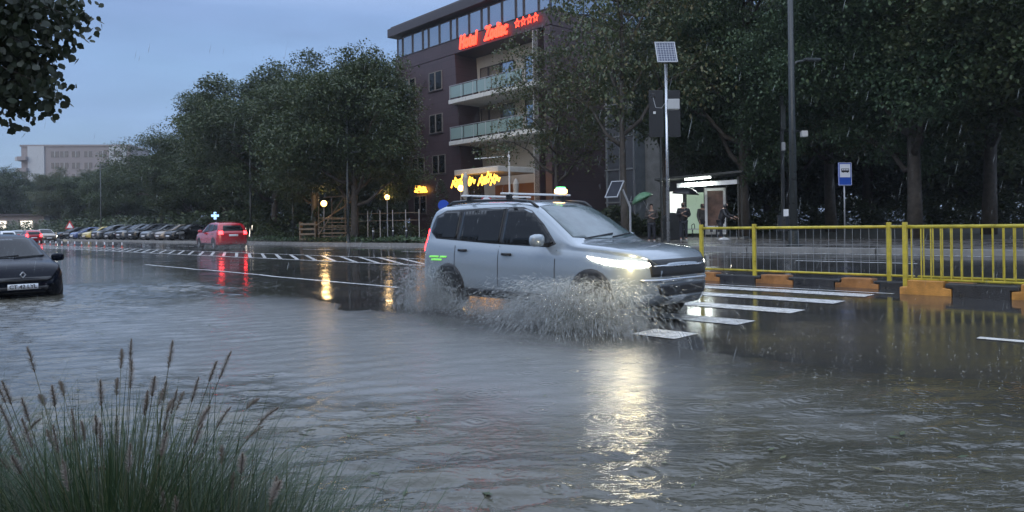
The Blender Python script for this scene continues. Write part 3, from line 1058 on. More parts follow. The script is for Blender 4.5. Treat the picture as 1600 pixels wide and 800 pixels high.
leafy_strip('grass', [W(28, 24.2), W(38, 24.4), W(52, 24.5), W(60, 24.6)], 0.3, 0.9, 9000, 0.16, 'leaf_c', 6, 'stuff')
leafy_strip('hedge', [gpt(560, 50), gpt(650, 46)], 1.1, .8, 5000, 0.14, 'leaf_a', 7, None, 'low dark hedge behind the bollards left of the hotel', 'hedge')
leafy_strip('hedge', [gpt(405, 58), gpt(450, 54)], 1.0, .8, 3000, 0.14, 'leaf_a', 8, None, 'low hedge between the red car and the first roadside trunk', 'hedge')

# overhanging tree: trunk left of the frame, bough with broad leaves reaching in
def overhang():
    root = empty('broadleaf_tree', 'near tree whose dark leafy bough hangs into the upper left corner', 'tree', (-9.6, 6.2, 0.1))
    tb = MB()
    tb.tube([(0, 0, 0), (0.1, 0, 2.5), (0, 0.1, 5), (0.3, 0, 8)], [0.28, 0.23, 0.18, 0.08], 10)
    rng = np.random.default_rng(11)
    rn = random.Random(4)
    loc = root.location
    pv, pf = [], []
    def leafy(p, d, n, spread):
        for _ in range(n):
            q_ = p + Vector(rng.normal(size=3)) * spread
            a = rng.uniform(0, 2 * PI)
            dr = Vector((math.cos(a) * .6, math.sin(a) * .6, -rng.uniform(.3, 1.1))).normalized()
            sd_ = dr.cross(Vector((rng.normal(), rng.normal(), .3))).normalized()
            nm = dr.cross(sd_)
            L = rng.uniform(0.045, 0.085)
            k_ = len(pv)
            prof = ((0, 0), (.10, .24), (.22, .30), (.30, .44), (.48, .36), (.60, .40), (.78, .20), (.88, .12), (1, 0))
            up_ = [q_ + dr * L * t + sd_ * L * w + nm * L * .12 * w for t, w in prof]
            dn_ = [q_ + dr * L * t - sd_ * L * w + nm * L * .12 * w for t, w in reversed(prof[1:-1])]
            pv.extend(up_ + dn_)
            pf.append(tuple(range(k_, k_ + len(up_) + len(dn_))))
    # tips as seen: depth about 6 m
    tips = [(120, 28, 6.0), (95, 60, 6.1), (70, 90, 6.2), (80, 138, 6.0), (60, 150, 6.2), (30, 165, 6.3), (40, 110, 6.4), (15, 120, 6.6), (20, 60, 6.4), (50, 30, 6.6), (85, 5, 6.5), (5, 20, 6.8), (105, 12, 6.2), (-40, 60, 6.8), (-40, 140, 7), (-10, 100, 6.7), (0, 150, 6.2), (60, -40, 6.8), (0, -40, 7), (-80, 20, 7.2), (45, 70, 6.0), (58, 115, 6.3), (5, 80, 6.1), (30, 15, 6.2), (-60, 190, 7)]
    for (px, py, D) in tips:
        e = at(px, py, D) - loc
        s0 = Vector((0.15, 0, rn.uniform(3.6, 5.5)))
        mid = s0.lerp(e, .55) + Vector((0, 0, .35))
        tb.tube([s0, s0.lerp(mid, .5) + Vector((0, 0, .12)), mid, mid.lerp(e, .55) + Vector((0, 0, .06)), e], [.05, .035, .02, .010, .004], 5)
        for j in range(7):
            f = j / 6
            c_ = mid.lerp(e, .45 + .55 * f)
            leafy(c_, None, 66, 0.15 - .07 * f)
    for _ in range(60):
        c_ = Vector((rng.uniform(-3.2, 1.6), rng.uniform(-2.5, 3.4), rng.uniform(3.4, 8)))
        leafy(c_, None, 90, 0.4)
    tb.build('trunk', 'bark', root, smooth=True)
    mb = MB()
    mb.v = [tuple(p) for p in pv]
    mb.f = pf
    mb.build('crown', 'leaf_silhouette', root)
overhang()

# ================================================================== FENCES AND KERB BLOCKS
M['wire'] = mat('wire', (0.30, 0.31, 0.31), 0.4, 0.4)
def fence(n, s0, s1, posts, wires, label, step=0.148, top=1.19, low=0.31):
    f = empty('barrier_fence', label, 'fence', W(s0, n, gz(s0, n)))
    f.rotation_euler = (0, 0, HEAD)
    L = s0 - s1
    zb = gz(s0, n)
    T = top - zb
    Lw = low - zb
    for z, r in ((T, 0.028), (Lw, 0.022)):
        MB().tube([(0, 0, z), (L, 0, z)], r, 8).build('rail', 'yellow', f, smooth=True)
    for s in posts:
        MB().box((s0 - s, 0, T / 2 + 0.04), (0.07, 0.07, T + 0.08)).build('post', 'yellow', f, bevel=0.006)
    k = MB()
    x = 0.1
    while x < L:
        if wires:
            k.tube([(x, 0, Lw), (x, 0, T)], 0.0042, 5)
        else:
            k.box((x, 0, (T + Lw) / 2), (0.018, 0.022, T - Lw - 0.03))
        x += step
    if wires:
        for z in (0.5, 0.78):
            k.tube([(0, 0, z), (L, 0, z)], 0.003, 5)
    k.build('bars', 'wire' if wires else 'yellow', f)
    return f
fence(14.15, 8.72, 4.45, [8.72, 7.48, 4.87], True, 'yellow framed fence panel with thin grey wires behind the crosswalk')
fence(14.15, 4.40, -9.0, [2.2, 0, -2.2, -4.4, -6.6, -8.8], False, 'yellow bar fence standing behind the nearest fence on the orange and black blocks')
fence(13.5, 4.39, -9.0, [4.39, 2.2 - 0.3, -0.6, -3.1, -5.6, -8.1], False, 'nearest yellow bar fence running out of the photo at right')
ORD = 'first second third fourth fifth sixth seventh eighth ninth tenth eleventh twelfth thirteenth fourteenth fifteenth sixteenth'.split()
def blocks(n, s_start, count, label_far, first_orange=True, h=0.235, w=0.30, ln=0.80):
    for i in range(count):
        s = s_start - i * ln
        orange = (i % 2 == 0) == first_orange
        p = W(s - ln / 2, n, gz(s, n) - 0.03)
        prof = [(-ln / 2 + .01, 0), (ln / 2 - .01, 0), (ln / 2 - .01, h * .62), (ln / 2 - .13, h * .66), (ln / 2 - .13, h + .03), (-ln / 2 + .13, h + .03), (-ln / 2 + .13, h * .66), (-ln / 2 + .01, h * .62)] if orange else \
               [(-ln / 2 - .10, h * .70), (-ln / 2 - .10, h * .98), (ln / 2 + .10, h * .98), (ln / 2 + .10, h * .70), (ln / 2 - .005, h * .66), (ln / 2 - .005, 0), (-ln / 2 + .005, 0), (-ln / 2 + .005, h * .66)]
        o = MB().prism(prof, w, Matrix.Translation((0, -w / 2, 0))).build('kerb_block', 'ochre' if orange else 'blackpaint', bevel=0.012)
        o.location = p
        o.rotation_euler = (0, 0, HEAD)
        if label_far == 'back' and orange: o.data.materials[0] = M['ochre_shaded']
        tag(o, '%s %s concrete kerb block from the left in the %s row under the yellow fence' % (ORD[i // 2], 'orange' if orange else 'black', label_far), 'kerb block', 'kerb blocks of the %s row' % label_far)
blocks(13.5, 4.45, 14, 'near')
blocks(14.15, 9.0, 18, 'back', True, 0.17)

# ================================================================== POLES, SIGNS, SHELTER
def lamp_pole(px, D, H, r, label, arm=None, name='street_lamp', lit=False, n=None):
    p = gpt(px, D)
    b = gxy(p[0], p[1])
    o = empty(name, label, 'lamp post', (p[0], p[1], b))
    MB().tube([(0, 0, 0), (0, 0, H * .3), (0, 0, H)], [r, r * .9, r * .55], 12).build('pole', 'pole_paint', o, smooth=True)
    MB().lathe([(0, 0.0), (r * 2.0, 0.0), (r * 2.0, .03), (r * 1.3, .06), (r * 1.25, .5), (r, .52)], n=14).build('base', 'pole_paint', o)
    if arm:
        for (z, dx, dy) in arm:
            a = MB()
            a.tube([(0, 0, z - .25), (dx * .3, dy * .3, z - .03), (dx, dy, z + .05)], r * .3, 6)
            a.build('arm', 'pole_paint', o, smooth=True)
            MB().box((dx * 1.18, dy * 1.18, z + .05), (.55, .2, .09), math.atan2(dy, dx)).build('lamp_head', 'pole_paint', o, bevel=.02)
    return o
lamp_pole(1240, 24.3, 12.5, 0.13, 'thick dark lamp pole behind the wire fence left of the bus stop sign', [(6.1, .62, .1)])
lamp_pole(544, 43, 9.5, 0.085, 'slim dark lamp pole beside the timber steps', [(5.2, .5, -.2), (8.3, -1.6, .3)])
lamp_pole(458, 50, 5.0, 0.035, 'thin grey post left of the first roadside trunk')
lamp_pole(392, 56, 9.0, 0.075, 'dark lamp pole just right of the red car', [(8.2, -1.2, 0)])
lamp_pole(158, 84, 8.5, 0.08, 'lamp pole rising among the parked cars', [(8.3, 1.0, -.4)])

# white camera box and bracket on a dark post behind the tall pole
p = gpt(1224, 31)
o = empty('camera_post', 'dark post with grey equipment left of the tall lamp pole', 'camera post', (p[0], p[1], gxy(p[0], p[1])))
MB().box((0, 0, 3.0), (.12, .12, 6.0)).build('post', 'black_metal', o)
MB().box((0.0, -.12, 5.1), (.18, .16, 1.0)).build('cabinet', 'pole_paint', o, bevel=.01)
MB().box((0.0, -.12, 3.9), (.14, .14, .35)).build('box', 'galv', o, bevel=.01)
MB().tube([(0, 0, 4.55), (.85, -.05, 4.55)], .03, 6).build('arm', 'black_metal', o)
MB().box((0.9, -.05, 4.42), (.26, .26, .26)).build('camera', 'white', o, bevel=.03)

# bus stop sign
p = gpt(1320, 29)
b = gxy(p[0], p[1])
o = empty('bus_stop_sign', 'blue and white bus stop sign on a thin grey post above the yellow fence', 'sign', (p[0], p[1], b), R(10))
top = at(1320, 272, 29).z - b
M['sign_blue'] = mat('sign_blue', (0.010, 0.07, 0.42), 0.35)
M['sign_white'] = mat('sign_white', (0.75, 0.77, 0.80), 0.35)
MB().tube([(0, 0, 0), (0, 0, top + .3)], .03, 8).build('post', 'galv', o, smooth=True)
pl = MB().box((0, -.05, top), (.58, .03, .90)).build('plate', 'sign_blue', o, bevel=.012)
MB().box((0, -.068, top + .13), (.45, .006, .52)).build('panel', 'sign_white', pl)
bs = MB()
bs.box((0, -.075, top + .14), (.33, .006, .14))
for dx in (-.09, .09):
    bs.lathe([(0, 0), (.028, 0), (.028, .006), (0, .006)], (dx, -.072, top + .075), 10, Matrix.Rotation(PI / 2, 3, 'X'))
bs.build('bus_symbol', 'dark_plastic', pl)
wn_ = MB()
for dx in (-.11, -.035, .04, .11):
    wn_.box((dx, -.0795, top + .165), (.055, .004, .045))
wn_.build('bus_windows', 'sign_white', pl)
bd = MB()
for (x, z, w_, h_) in ((0, .435, .55, .014), (0, -.435, .55, .014), (.275, 0, .014, .87), (-.275, 0, .014, .87)):
    bd.box((x, -.068, top + z), (w_, .006, h_))
bd.build('border', 'sign_white', pl)

# solar panel pole
def panel_mat():
    m = mat('solar_cells', (0.02, 0.03, 0.07), 0.15, spec=0.8)
    nt = m.node_tree
    t = nt.nodes.new('ShaderNodeTexCoord')
    br = nt.nodes.new('ShaderNodeTexBrick')
    br.offset = 0
    br.inputs['Scale'].default_value = 1
    br.inputs['Brick Width'].default_value = .10
    br.inputs['Row Height'].default_value = .11
    br.inputs['Mortar Size'].default_value = .006
    br.inputs['Color1'].default_value = (0.02, 0.028, 0.06, 1)
    br.inputs['Color2'].default_value = (0.025, 0.034, 0.07, 1)
    br.inputs['Mortar'].default_value = (0.4, 0.42, 0.45, 1)
    nt.links.new(t.outputs['Object'], br.inputs['Vector'])
    nt.links.new(br.outputs['Color'], nt.nodes['Principled BSDF'].inputs['Base Color'])
    return m
M['cells'] = panel_mat()
M['cells_dark'] = mat('cells_dark', (0.012, 0.014, 0.022), 0.45, spec=.2)
def solar_panel(parent, c, w, h, rx, rz, name='solar_panel', cm='cells'):
    T = Matrix.Translation(c) @ Matrix.Rotation(rz, 4, 'Z') @ Matrix.Rotation(rx, 4, 'X')
    a = MB().box((0, 0, 0), (w, h, .03)).build(name, cm, parent)
    a.matrix_local = T
    f = MB()
    for (x, y, ww, hh) in ((0, h / 2, w + .05, .035), (0, -h / 2, w + .05, .035), (w / 2, 0, .035, h), (-w / 2, 0, .035, h)):
        f.box((x, y, .004), (ww, hh, .05))
    f.build('frame', 'galv', a)
    return a
D = 27.5
p = gpt(1044, D)
b = gxy(p[0], p[1])
o = empty('solar_pole', 'tall steel pole with a tilted solar panel on top and a grey box', 'solar pole', (p[0], p[1], b))
pt = at(1043, 100, D).z - b
MB().tube([(0, 0, 0), (0, 0, pt)], [.06, .055], 12).build('pole', 'steel', o, smooth=True)
solar_panel(o, (0, -.05, at(1045, 82, D).z - b), .72, .92, R(62), R(2))
bx_ = at(1052, 164, D).z - b
MB().box((.22, -.1, bx_), (.44, .28, .38)).build('control_box', 'grey_plastic', o, bevel=.02)
MB().tube([(-.08, -.05, bx_ + .05), (-.2, -.1, bx_ - .12), (-.42, -.1, bx_ - .1), (-.52, -.1, bx_ + .3)], .012, 5).build('cable', 'grey_plastic', o)
MB().box((-.5, -.06, bx_ + .35), (.14, .14, .16)).build('camera', 'dark_plastic', o, bevel=.02)
# dark road sign seen from behind
D = 31
p = gpt(1041, D)
b = gxy(p[0], p[1])
o = empty('road_sign', 'large dark sign board seen from behind the steel solar pole', 'sign', (p[0], p[1], b), R(4))
z0 = at(1040, 214, D).z - b
z1 = at(1040, 141, D).z - b
for dx in (-.36, .36):
    MB().box((dx, 0, (z0 + z1) / 2), (.62, .05, z1 - z0)).build('board', 'dark_plastic', o, bevel=.01)
for dx in (-.15, .15):
    MB().tube([(dx, .08, 0), (dx, .08, z1 - .2)], .04, 8).build('post', 'pole_paint', o)
MB().box((-.45, -.05, z1 - .95), (.1, .06, .1)).build('reflector', 'white', o)
# lower tilted solar panel on a bollard by the pavement
D = 30
p = gpt(985, D)
b = gxy(p[0], p[1])
o = empty('solar_marker', 'small dark solar panel tilted on a low post behind the silver car roof', 'solar marker', (p[0], p[1], b))
zz = at(960, 296, D).z - b
MB().tube([(0, 0, 0), (0, 0, 1.5), (-.3, 0, zz)], .045, 8).build('post', 'galv', o)
solar_panel(o, (-.62, 0, zz), .55, .85, R(50), R(-38), cm='cells_dark')

# bus shelter
M['backlit'] = mat('backlit', (0.7, 0.7, 0.66), 0.4, emit=(0.92, 1.0, 0.90), es=0.75)
M['panel_green'] = mat('panel_green', (0.30, 0.36, 0.30), 0.2, emit=(0.6, 0.85, 0.6), es=0.20)
M['tube_light'] = mat('tube_light', (0.9, 0.9, 0.9), 0.3, emit=(0.92, 1, 0.95), es=9.0)
M['poster'] = mat('poster', (0.13, 0.075, 0.06), 0.3, var=0.8, vscale=2.2)
def shelter():
    D = 35
    p = at(1036, 372, D)
    b = gxy(p.x, p.y)
    o = empty('bus_shelter', 'lit bus shelter with glass panels and a bright tube light under its roof', 'bus shelter', (p.x, p.y, b), R(-22))
    T = Matrix.Rotation(R(3), 3, 'Y')
    MB().box((1.75, 0.1, 2.92), (3.9, 2.0, .10), m=Matrix.Rotation(R(-3.2), 3, 'Y')).build('roof', 'pole_paint', o, bevel=.01)
    MB().box((2.15, -.55, 2.55), (2.75, .10, .20), m=Matrix.Rotation(R(-2), 3, 'Y')).build('fascia', 'white', o, bevel=.01)
    MB().box((1.75, -.75, 2.80), (1.15, .12, .08), m=Matrix.Rotation(R(-3.2), 3, 'Y')).build('tube_lamp', 'tube_light', o, bevel=.02)
    for x in (-.02, .95, 1.82, 2.82, 3.5):
        MB().box((x, .98, 1.4), (.07, .07, 2.8)).build('post', 'pole_paint', o)
    MB().box((3.5, -.7, 1.4), (.06, .06, 2.8)).build('post', 'pole_paint', o)
    MB().box((.42, .96, 1.35), (.75, .05, 1.9)).build('lightbox', 'backlit', o)
    MB().box((1.38, .96, 1.25), (.80, .03, 1.95)).build('glass_panel', 'panel_green', o)
    f = MB()
    for (x, z, w_, h_) in ((2.32, 2.35, .95, .13), (2.32, .42, .95, .40), (1.90, 1.35, .12, 2.1), (2.74, 1.35, .12, 2.1)):
        f.box((x, .88, z), (w_, .12, h_))
    pf = f.build('poster_case', 'white', o, bevel=.01)
    MB().box((2.32, .90, 1.45), (.76, .06, 1.75)).build('poster', 'poster', pf)
    for x in (2.13, 2.45):
        MB().box((x, .81, .42), (.12, .02, .16)).build('vent', 'dark_plastic', pf)
    be = MB()
    be.box((1.4, .5, .48), (2.4, .34, .05))
    be.build('bench', 'galv', o)
    a = MB()
    for x in (.3, 1.3, 2.4):
        a.tube([(x, .3, .48), (x, .3, .68), (x + .08, .45, .74), (x + .08, .66, .66), (x + .08, .66, .5)], .02, 6)
        a.tube([(x, .5, 0), (x, .5, .48)], .03, 6)
    a.build('bench_frame', 'black_metal', o)
    MB().box((1.75, 1.0, .04), (3.9, 2.6, .09)).build('plinth', 'concrete', o)
    ld = bpy.data.lights.new('tube_light', 'AREA')
    ld.shape = 'RECTANGLE'; ld.size = 1.1; ld.size_y = .1
    ld.energy = 26; ld.color = (.9, 1, .93)
    lo = bpy.data.objects.new('tube_light', ld)
    COL.objects.link(lo)
    lo.parent = o
    lo.location = (1.75, -.75, 2.72)
shelter()
# dark rounded kiosk board left of the shelter
p = gpt(1051, 34.0)
b = gxy(p[0], p[1])
mbk = MB()
arc = [(-.52, 0), (.52, 0)] + [(.52 * math.cos(a), .75 + .52 * math.sin(a)) for a in [PI * k / 12 for k in range(13)]]
mbk.prism(arc, .25)
o = mbk.build('info_board', 'black_metal', bevel=.02)
o.location = (p[0], p[1], b)
tag(o, 'low black board with a rounded top left of the person under the black umbrella', 'board')

# ------------------------------------------------------------------ people
M['skin'] = mat('skin', (0.42, 0.26, 0.19), 0.5)
M['coat_dark'] = mat('coat_dark', (0.022, 0.022, 0.025), 0.45, var=0.4, vscale=6, bump=.5, bscale=12)
M['coat_grey'] = mat('coat_grey', (0.06, 0.055, 0.05), 0.6, var=0.4, vscale=6, bump=.5, bscale=12)
M['trousers'] = mat('trousers', (0.02, 0.022, 0.03), 0.7)
M['shoe'] = mat('shoe', (0.45, 0.45, 0.45), 0.5)
M['hair'] = mat('hair', (0.02, 0.015, 0.012), 0.6)
M['umb_black'] = mat('umb_black', (0.015, 0.015, 0.017), 0.35)
M['umb_green'] = mat('umb_green', (0.10, 0.22, 0.12), 0.4)
def skin_mesh(name, verts, edges, rads, m, parent, sub=2):
    me = bpy.data.meshes.new(name)
    me.from_pydata(verts, edges, [])
    o = bpy.data.objects.new(name, me)
    COL.objects.link(o)
    o.parent = parent
    sm = o.modifiers.new('skin', 'SKIN')
    for i, r in enumerate(rads):
        if not hasattr(r, '__len__'): r = (r, r)
        me.skin_vertices[0].data[i].radius = r
    me.skin_vertices[0].data[0].use_root = True
    ss_ = o.modifiers.new('subd', 'SUBSURF')
    ss_.levels = sub
    ss_.render_levels = sub
    me.materials.append(M[m])
    dg = bpy.context.evaluated_depsgraph_get()
    nm = bpy.data.meshes.new_from_object(o.evaluated_get(dg))
    nm.polygons.foreach_set('use_smooth', [True] * len(nm.polygons))
    o.modifiers.clear()
    o.data = nm
    if not nm.materials: nm.materials.append(M[m])
    return o
def person(loc, rz, label, coat, H=1.72, lean=0.0, pose='stand', hood=False, shoes='shoe', umb=None):
    k = H / 1.72
    o = empty('person', label, 'person', loc, rz)
    o.scale = (k, k, k)
    fw = lean
    sh = Vector((0, -fw * .9, 1.42 - fw * .15))          # faces -y
    hd = Vector((0, -fw * 1.2 - .03, 1.62 - fw * .25))
    if pose == 'umbrella':
        arms = [((-.19, 0, 1.40), (-.27, -.05, 1.14), (-.10, -.26, 1.22), (-.03, -.29, 1.27)), ((.19, 0, 1.40), (.27, -.02, 1.14), (.10, -.22, 1.08), (.02, -.27, 1.12))]
    elif pose == 'reach':
        arms = [((-.19, sh.y, 1.37), (-.26, sh.y - .1, 1.12), (-.16, sh.y - .32, 1.0), (-.14, sh.y - .4, .98)), ((.19, sh.y, 1.37), (.30, sh.y - .14, 1.14), (.22, sh.y - .40, 1.06), (.20, sh.y - .48, 1.03))]
    else:
        arms = [((-.19, sh.y, 1.40), (-.25, sh.y + .02, 1.12), (-.23, sh.y - .08, .88), (-.23, sh.y - .10, .80)), ((.19, sh.y, 1.40), (.25, sh.y + .02, 1.12), (.23, sh.y - .08, .88), (.23, sh.y - .10, .80))]
    # body: legs, pelvis, torso, neck, head, arms in one surface
    V = [(0, 0, .93), (0, sh.y * .5, 1.15), tuple(sh), (0, sh.y - .01, 1.50 - fw * .2), tuple(hd), (0, hd.y - .01, hd.z + .10)]
    E = [(0, 1), (1, 2), (2, 3), (3, 4), (4, 5)]
    Rr = [(.15, .11), (.14, .10), (.15, .09), .055, (.078, .092), (.06, .07)]
    for sx_ in (-1, 1):
        i = len(V)
        st = .04 if sx_ > 0 else -.05
        V += [(.10 * sx_, 0, .86), (.11 * sx_, -.02 + st * .5, .48), (.12 * sx_, st, .09), (.13 * sx_, st - .12, .04)]
        E += [(0, i), (i, i + 1), (i + 1, i + 2), (i + 2, i + 3)]
        Rr += [.088, .060, .042, .040]
    for a in arms:
        i = len(V)
        V += list(a)
        E += [(2, i), (i, i + 1), (i + 1, i + 2), (i + 2, i + 3)]
        Rr += [.062, .046, .034, .032]
    skin_mesh('body', V, E, Rr, 'skin', o)
    # trousers
    V = [(0, 0, .93)]
    E, Rr = [], [(.165, .125)]
    for sx_ in (-1, 1):
        i = len(V)
        st = .04 if sx_ > 0 else -.05
        V += [(.10 * sx_, 0, .84), (.11 * sx_, -.02 + st * .5, .48), (.12 * sx_, st, .12)]
        E += [(0, i), (i, i + 1), (i + 1, i + 2)]
        Rr += [.105, .078, .066]
    skin_mesh('trousers', V, E, Rr, 'trousers', o)
    V = [(0, 0, .84), (0, sh.y * .5, 1.15), tuple(sh + Vector((0, 0, .01)))]
    E, Rr = [(0, 1), (1, 2)], [(.23, .18), (.205, .165), (.20, .14)]
    for a in arms:
        i = len(V)
        V += list(a[:3])
        E += [(2, i), (i, i + 1), (i + 1, i + 2)]
        Rr += [.10, .082, .066]
    skin_mesh('jacket', V, E, Rr, coat, o)
    if hood:
        skin_mesh('hood', [(0, sh.y, 1.46 - fw * .2), (0, hd.y + .03, hd.z + .0), (0, hd.y + .02, hd.z + .10)], [(0, 1), (1, 2)], [.09, (.115, .115), .085], coat, o)
    else:
        skin_mesh('hair', [(0, hd.y + .035, hd.z), (0, hd.y + .02, hd.z + .09), (0, hd.y - .02, hd.z + .12)], [(0, 1), (1, 2)], [(.085, .07), (.088, .085), .06], 'hair', o)
    for sx_ in (-1, 1):
        st = .04 if sx_ > 0 else -.05
        skin_mesh('shoe', [(.12 * sx_, st + .04, .05), (.125 * sx_, st - .06, .05), (.13 * sx_, st - .16, .04)], [(0, 1), (1, 2)], [.052, .05, .04], shoes, o)
    # hands: palm, four fingers and a thumb
    for a, sx_ in zip(arms, (-1, 1)):
        p_, q_ = Vector(a[2]), Vector(a[3])
        d = (q_ - p_).normalized()
        V, E, Rr = [tuple(q_)], [], [(.034, .022)]
        V.append(tuple(q_ + d * .07)); E.append((0, 1)); Rr.append((.036, .018))
        sdv = Vector((1, 0, 0))
        for f in range(4):
            i = len(V)
            off = sdv * (.027 - f * .018)
            ln = (.075, .085, .08, .06)[f]
            V += [tuple(q_ + d * .08 + off), tuple(q_ + d * (.08 + ln * .55) + off + Vector((0, 0, -.015))), tuple(q_ + d * (.08 + ln * .8) + off + Vector((0, 0, -.04)))]
            E += [(1, i), (i, i + 1), (i + 1, i + 2)]
            Rr += [.009, .008, .007]
        i = len(V)
        V += [tuple(q_ + d * .02 + sdv * .035 * -sx_), tuple(q_ + d * .06 + sdv * .06 * -sx_)]
        E += [(0, i), (i, i + 1)]
        Rr += [.012, .009]
        skin_mesh('hand', V, E, Rr, 'skin', o, 1)
    return o
def umbrella(loc, rx, rz, m, label, rad=.55):
    o = empty('umbrella', label, 'umbrella', loc, rz)
    o.rotation_euler = (rx[0], rx[1], rz)
    mb = MB()
    n = 8
    rings = []
    for i in range(7):
        t = i / 6
        ring = []
        for k in range(n * 4):
            a = 2 * PI * k / (n * 4)
            sc_ = 1 - (.09 * t * abs(math.sin(a * n / 2)))
            ring.append((rad * math.sin(t * 1.25) / math.sin(1.25) * math.cos(a) * sc_, rad * math.sin(t * 1.25) / math.sin(1.25) * math.sin(a) * sc_, .80 + .30 * (math.cos(t * 1.25) - math.cos(1.25)) / (1 - math.cos(1.25))))
        rings.append(ring)
    P = [q_ for r in rings for q_ in r]
    k4 = n * 4
    mb.add(P, [(i * k4 + k, i * k4 + (k + 1) % k4, (i + 1) * k4 + (k + 1) % k4, (i + 1) * k4 + k) for i in range(6) for k in range(k4)])
    c = mb.build('canopy', m, o, smooth=True)
    sm_ = c.modifiers.new('solid', 'SOLIDIFY'); sm_.thickness = .004
    MB().tube([(0, 0, 0), (0, 0, 1.15)], .008, 6).build('shaft', 'steel', o)
    MB().tube([(0, 0, -.06), (0, 0, .06)], .014, 6).build('handle', 'dark_plastic', o)
    rb = MB()
    for k in range(n):
        a = 2 * PI * (k + .0) / n
        rb.tube([(0, 0, 1.08)] + [(rad * math.sin(t) / math.sin(1.25) * math.cos(a), rad * math.sin(t) / math.sin(1.25) * math.sin(a), .79 + .30 * (math.cos(t) - math.cos(1.25)) / (1 - math.cos(1.25))) for t in (.4, .8, 1.24)], .004, 4)
    rb.build('ribs', 'steel', o)
    return o
D = 32.5
def foot(px, D):
    p_ = gpt(px, D)
    return Vector((p_[0], p_[1], gxy(p_[0], p_[1])))
f1 = foot(1068, 32.5)
person(f1, R(-6), 'person in a dark jacket standing under a black umbrella at the bus stop', 'coat_dark', 1.70, pose='umbrella', hood=True)
umbrella(f1 + Vector((-.03, -.30, 1.24)), (R(4), R(4)), 0, 'umb_black', 'black umbrella held by the person in front of the bus shelter', .60)
f2 = foot(1126, 32.8)
person(f2, R(60), 'hooded person in black bending forward before the poster case of the shelter', 'coat_dark', 1.66, lean=.20, pose='reach', hood=True)
f3 = foot(1098, 35.2)
person(f3, R(20), 'person in dark clothes half hidden behind the green panel side of the shelter', 'coat_grey', 1.68, hood=True)
f4 = foot(1018, 31.5)
person(f4, R(-10), 'person in dark clothes under the green umbrella behind the silver car bonnet', 'coat_grey', 1.60, pose='umbrella')
umbrella(f4 + Vector((-.04, -.29, 1.10)), (R(-8), R(-26)), 0, 'umb_green', 'green umbrella tilted to the left behind the silver car bonnet', .50)
# white bag on the pavement by the hooded person
M['bag'] = mat('bag', (.5, .5, .5), .5, bump=.6, bscale=14)
bf = foot(1131, 31.6)
bb = MB()
bb.lathe([(0, 0), (.17, 0), (.20, .06), (.15, .13), (.05, .17), (.02, .2), (0, .2)], n=12)
o = bb.build('bag', 'bag', smooth=True)
o.location = bf
o.scale = (1.3, .8, .8)
tag(o, 'small pale bag lying on the wet ground at the hooded person\'s feet', 'bag')
# litter bin behind the fence by the tall pole
bf = foot(1224, 27.5)
o = empty('litter_bin', 'small dark litter bin with a white plate beside the tall lamp pole', 'litter bin', bf)
MB().lathe([(0, .45), (.20, .45), (.22, 1.05), (.20, 1.05), (.18, .5), (0, .5)], n=16).build('bucket', 'black_metal', o)
MB().tube([(.27, 0, 0), (.27, 0, 1.1)], .03, 8).build('post', 'black_metal', o)
MB().box((0.02, -.235, 1.12), (.18, .02, .26)).build('plate', 'white', o)
# crumpled bag caught by the fence
o = MB().lathe([(0, 0), (.08, .01), (.12, .06), (.07, .11), (0, .12)], n=9).build('plastic_bag', 'bag', smooth=True)
p = W(2.6, 15.2, gz(2.6, 15.2) + .005)
o.location = p
o.scale = (1.1, .8, 1.0)
tag(o, 'crumpled pale plastic bag on the wet road behind the nearest yellow fence', 'bag')

# bollards with white rings
proto = None
for i, px in enumerate((583, 614, 635)):
    pp = foot(px, 42.5 - i * .8)
    lab = ('bollard furthest left of the three by the hedge left of the hotel', 'middle one of the three black bollards left of the silver car', 'black bollard nearest the tail of the silver car')[i]
    if proto is None:
        proto = empty('bollard', lab, 'bollard', pp, 0, 'three bollards on the far pavement')
        MB().lathe([(0, 0), (.07, 0), (.065, .6), (.05, .62), (.05, .68), (.07, .70), (.06, .82), (0, .84)], n=12).build('post', 'black_metal', proto, smooth=True)
        MB().lathe([(.053, .62), (.056, .625), (.056, .68), (.053, .685)], n=12).build('ring', 'white', proto)
        cur = proto
    else:
        cur = copy_tree(proto)
        cur.location = pp
        cur['label'] = lab

# timber steps and railing by the terrace
pp = foot(518, 48)
o = empty('timber_steps', 'pale wooden steps with diagonal railing between the two roadside trunks', 'steps', pp, R(-8))
st = MB()
for i in range(7):
    st.box((.1 * (6 - i) * .5, .3 * i, .08 + .23 * i), (2.0, .30, .05))
st.build('treads', 'wood', o)
rl = MB()
rl.tube([(-1.2, .2, 1.0), (1.0, 2.2, 2.9)], .045, 6)
rl.tube([(-.6, .2, 2.85), (1.2, .2, 2.95)], .05, 6)
rl.tube([(-.9, .0, .4), (.9, .0, 2.9)], .04, 6)
for x in (-.9, 0, .9):
    rl.tube([(x, .1, 0), (x, .1, 2.9)], .03, 6)
for z in (.5, .9, 1.5):
    rl.tube([(-.9, .05, z), (.9, .05, z)], .025, 6)
rl.build('railing', 'wood', o)
pp = foot(482, 49)
o = empty('timber_crate', 'low slatted pale wooden box at the foot of the left roadside trunk', 'crate', pp)
c_ = MB()
for i in range(4):
    c_.box((0, -.3, .15 + .33 * i), (1.1, .04, .13)); c_.box((0, .3, .15 + .33 * i), (1.1, .04, .13))
for x in (-.5, .5):
    c_.box((x, 0, .65), (.06, .6, 1.3))
c_.build('slats', 'wood', o)
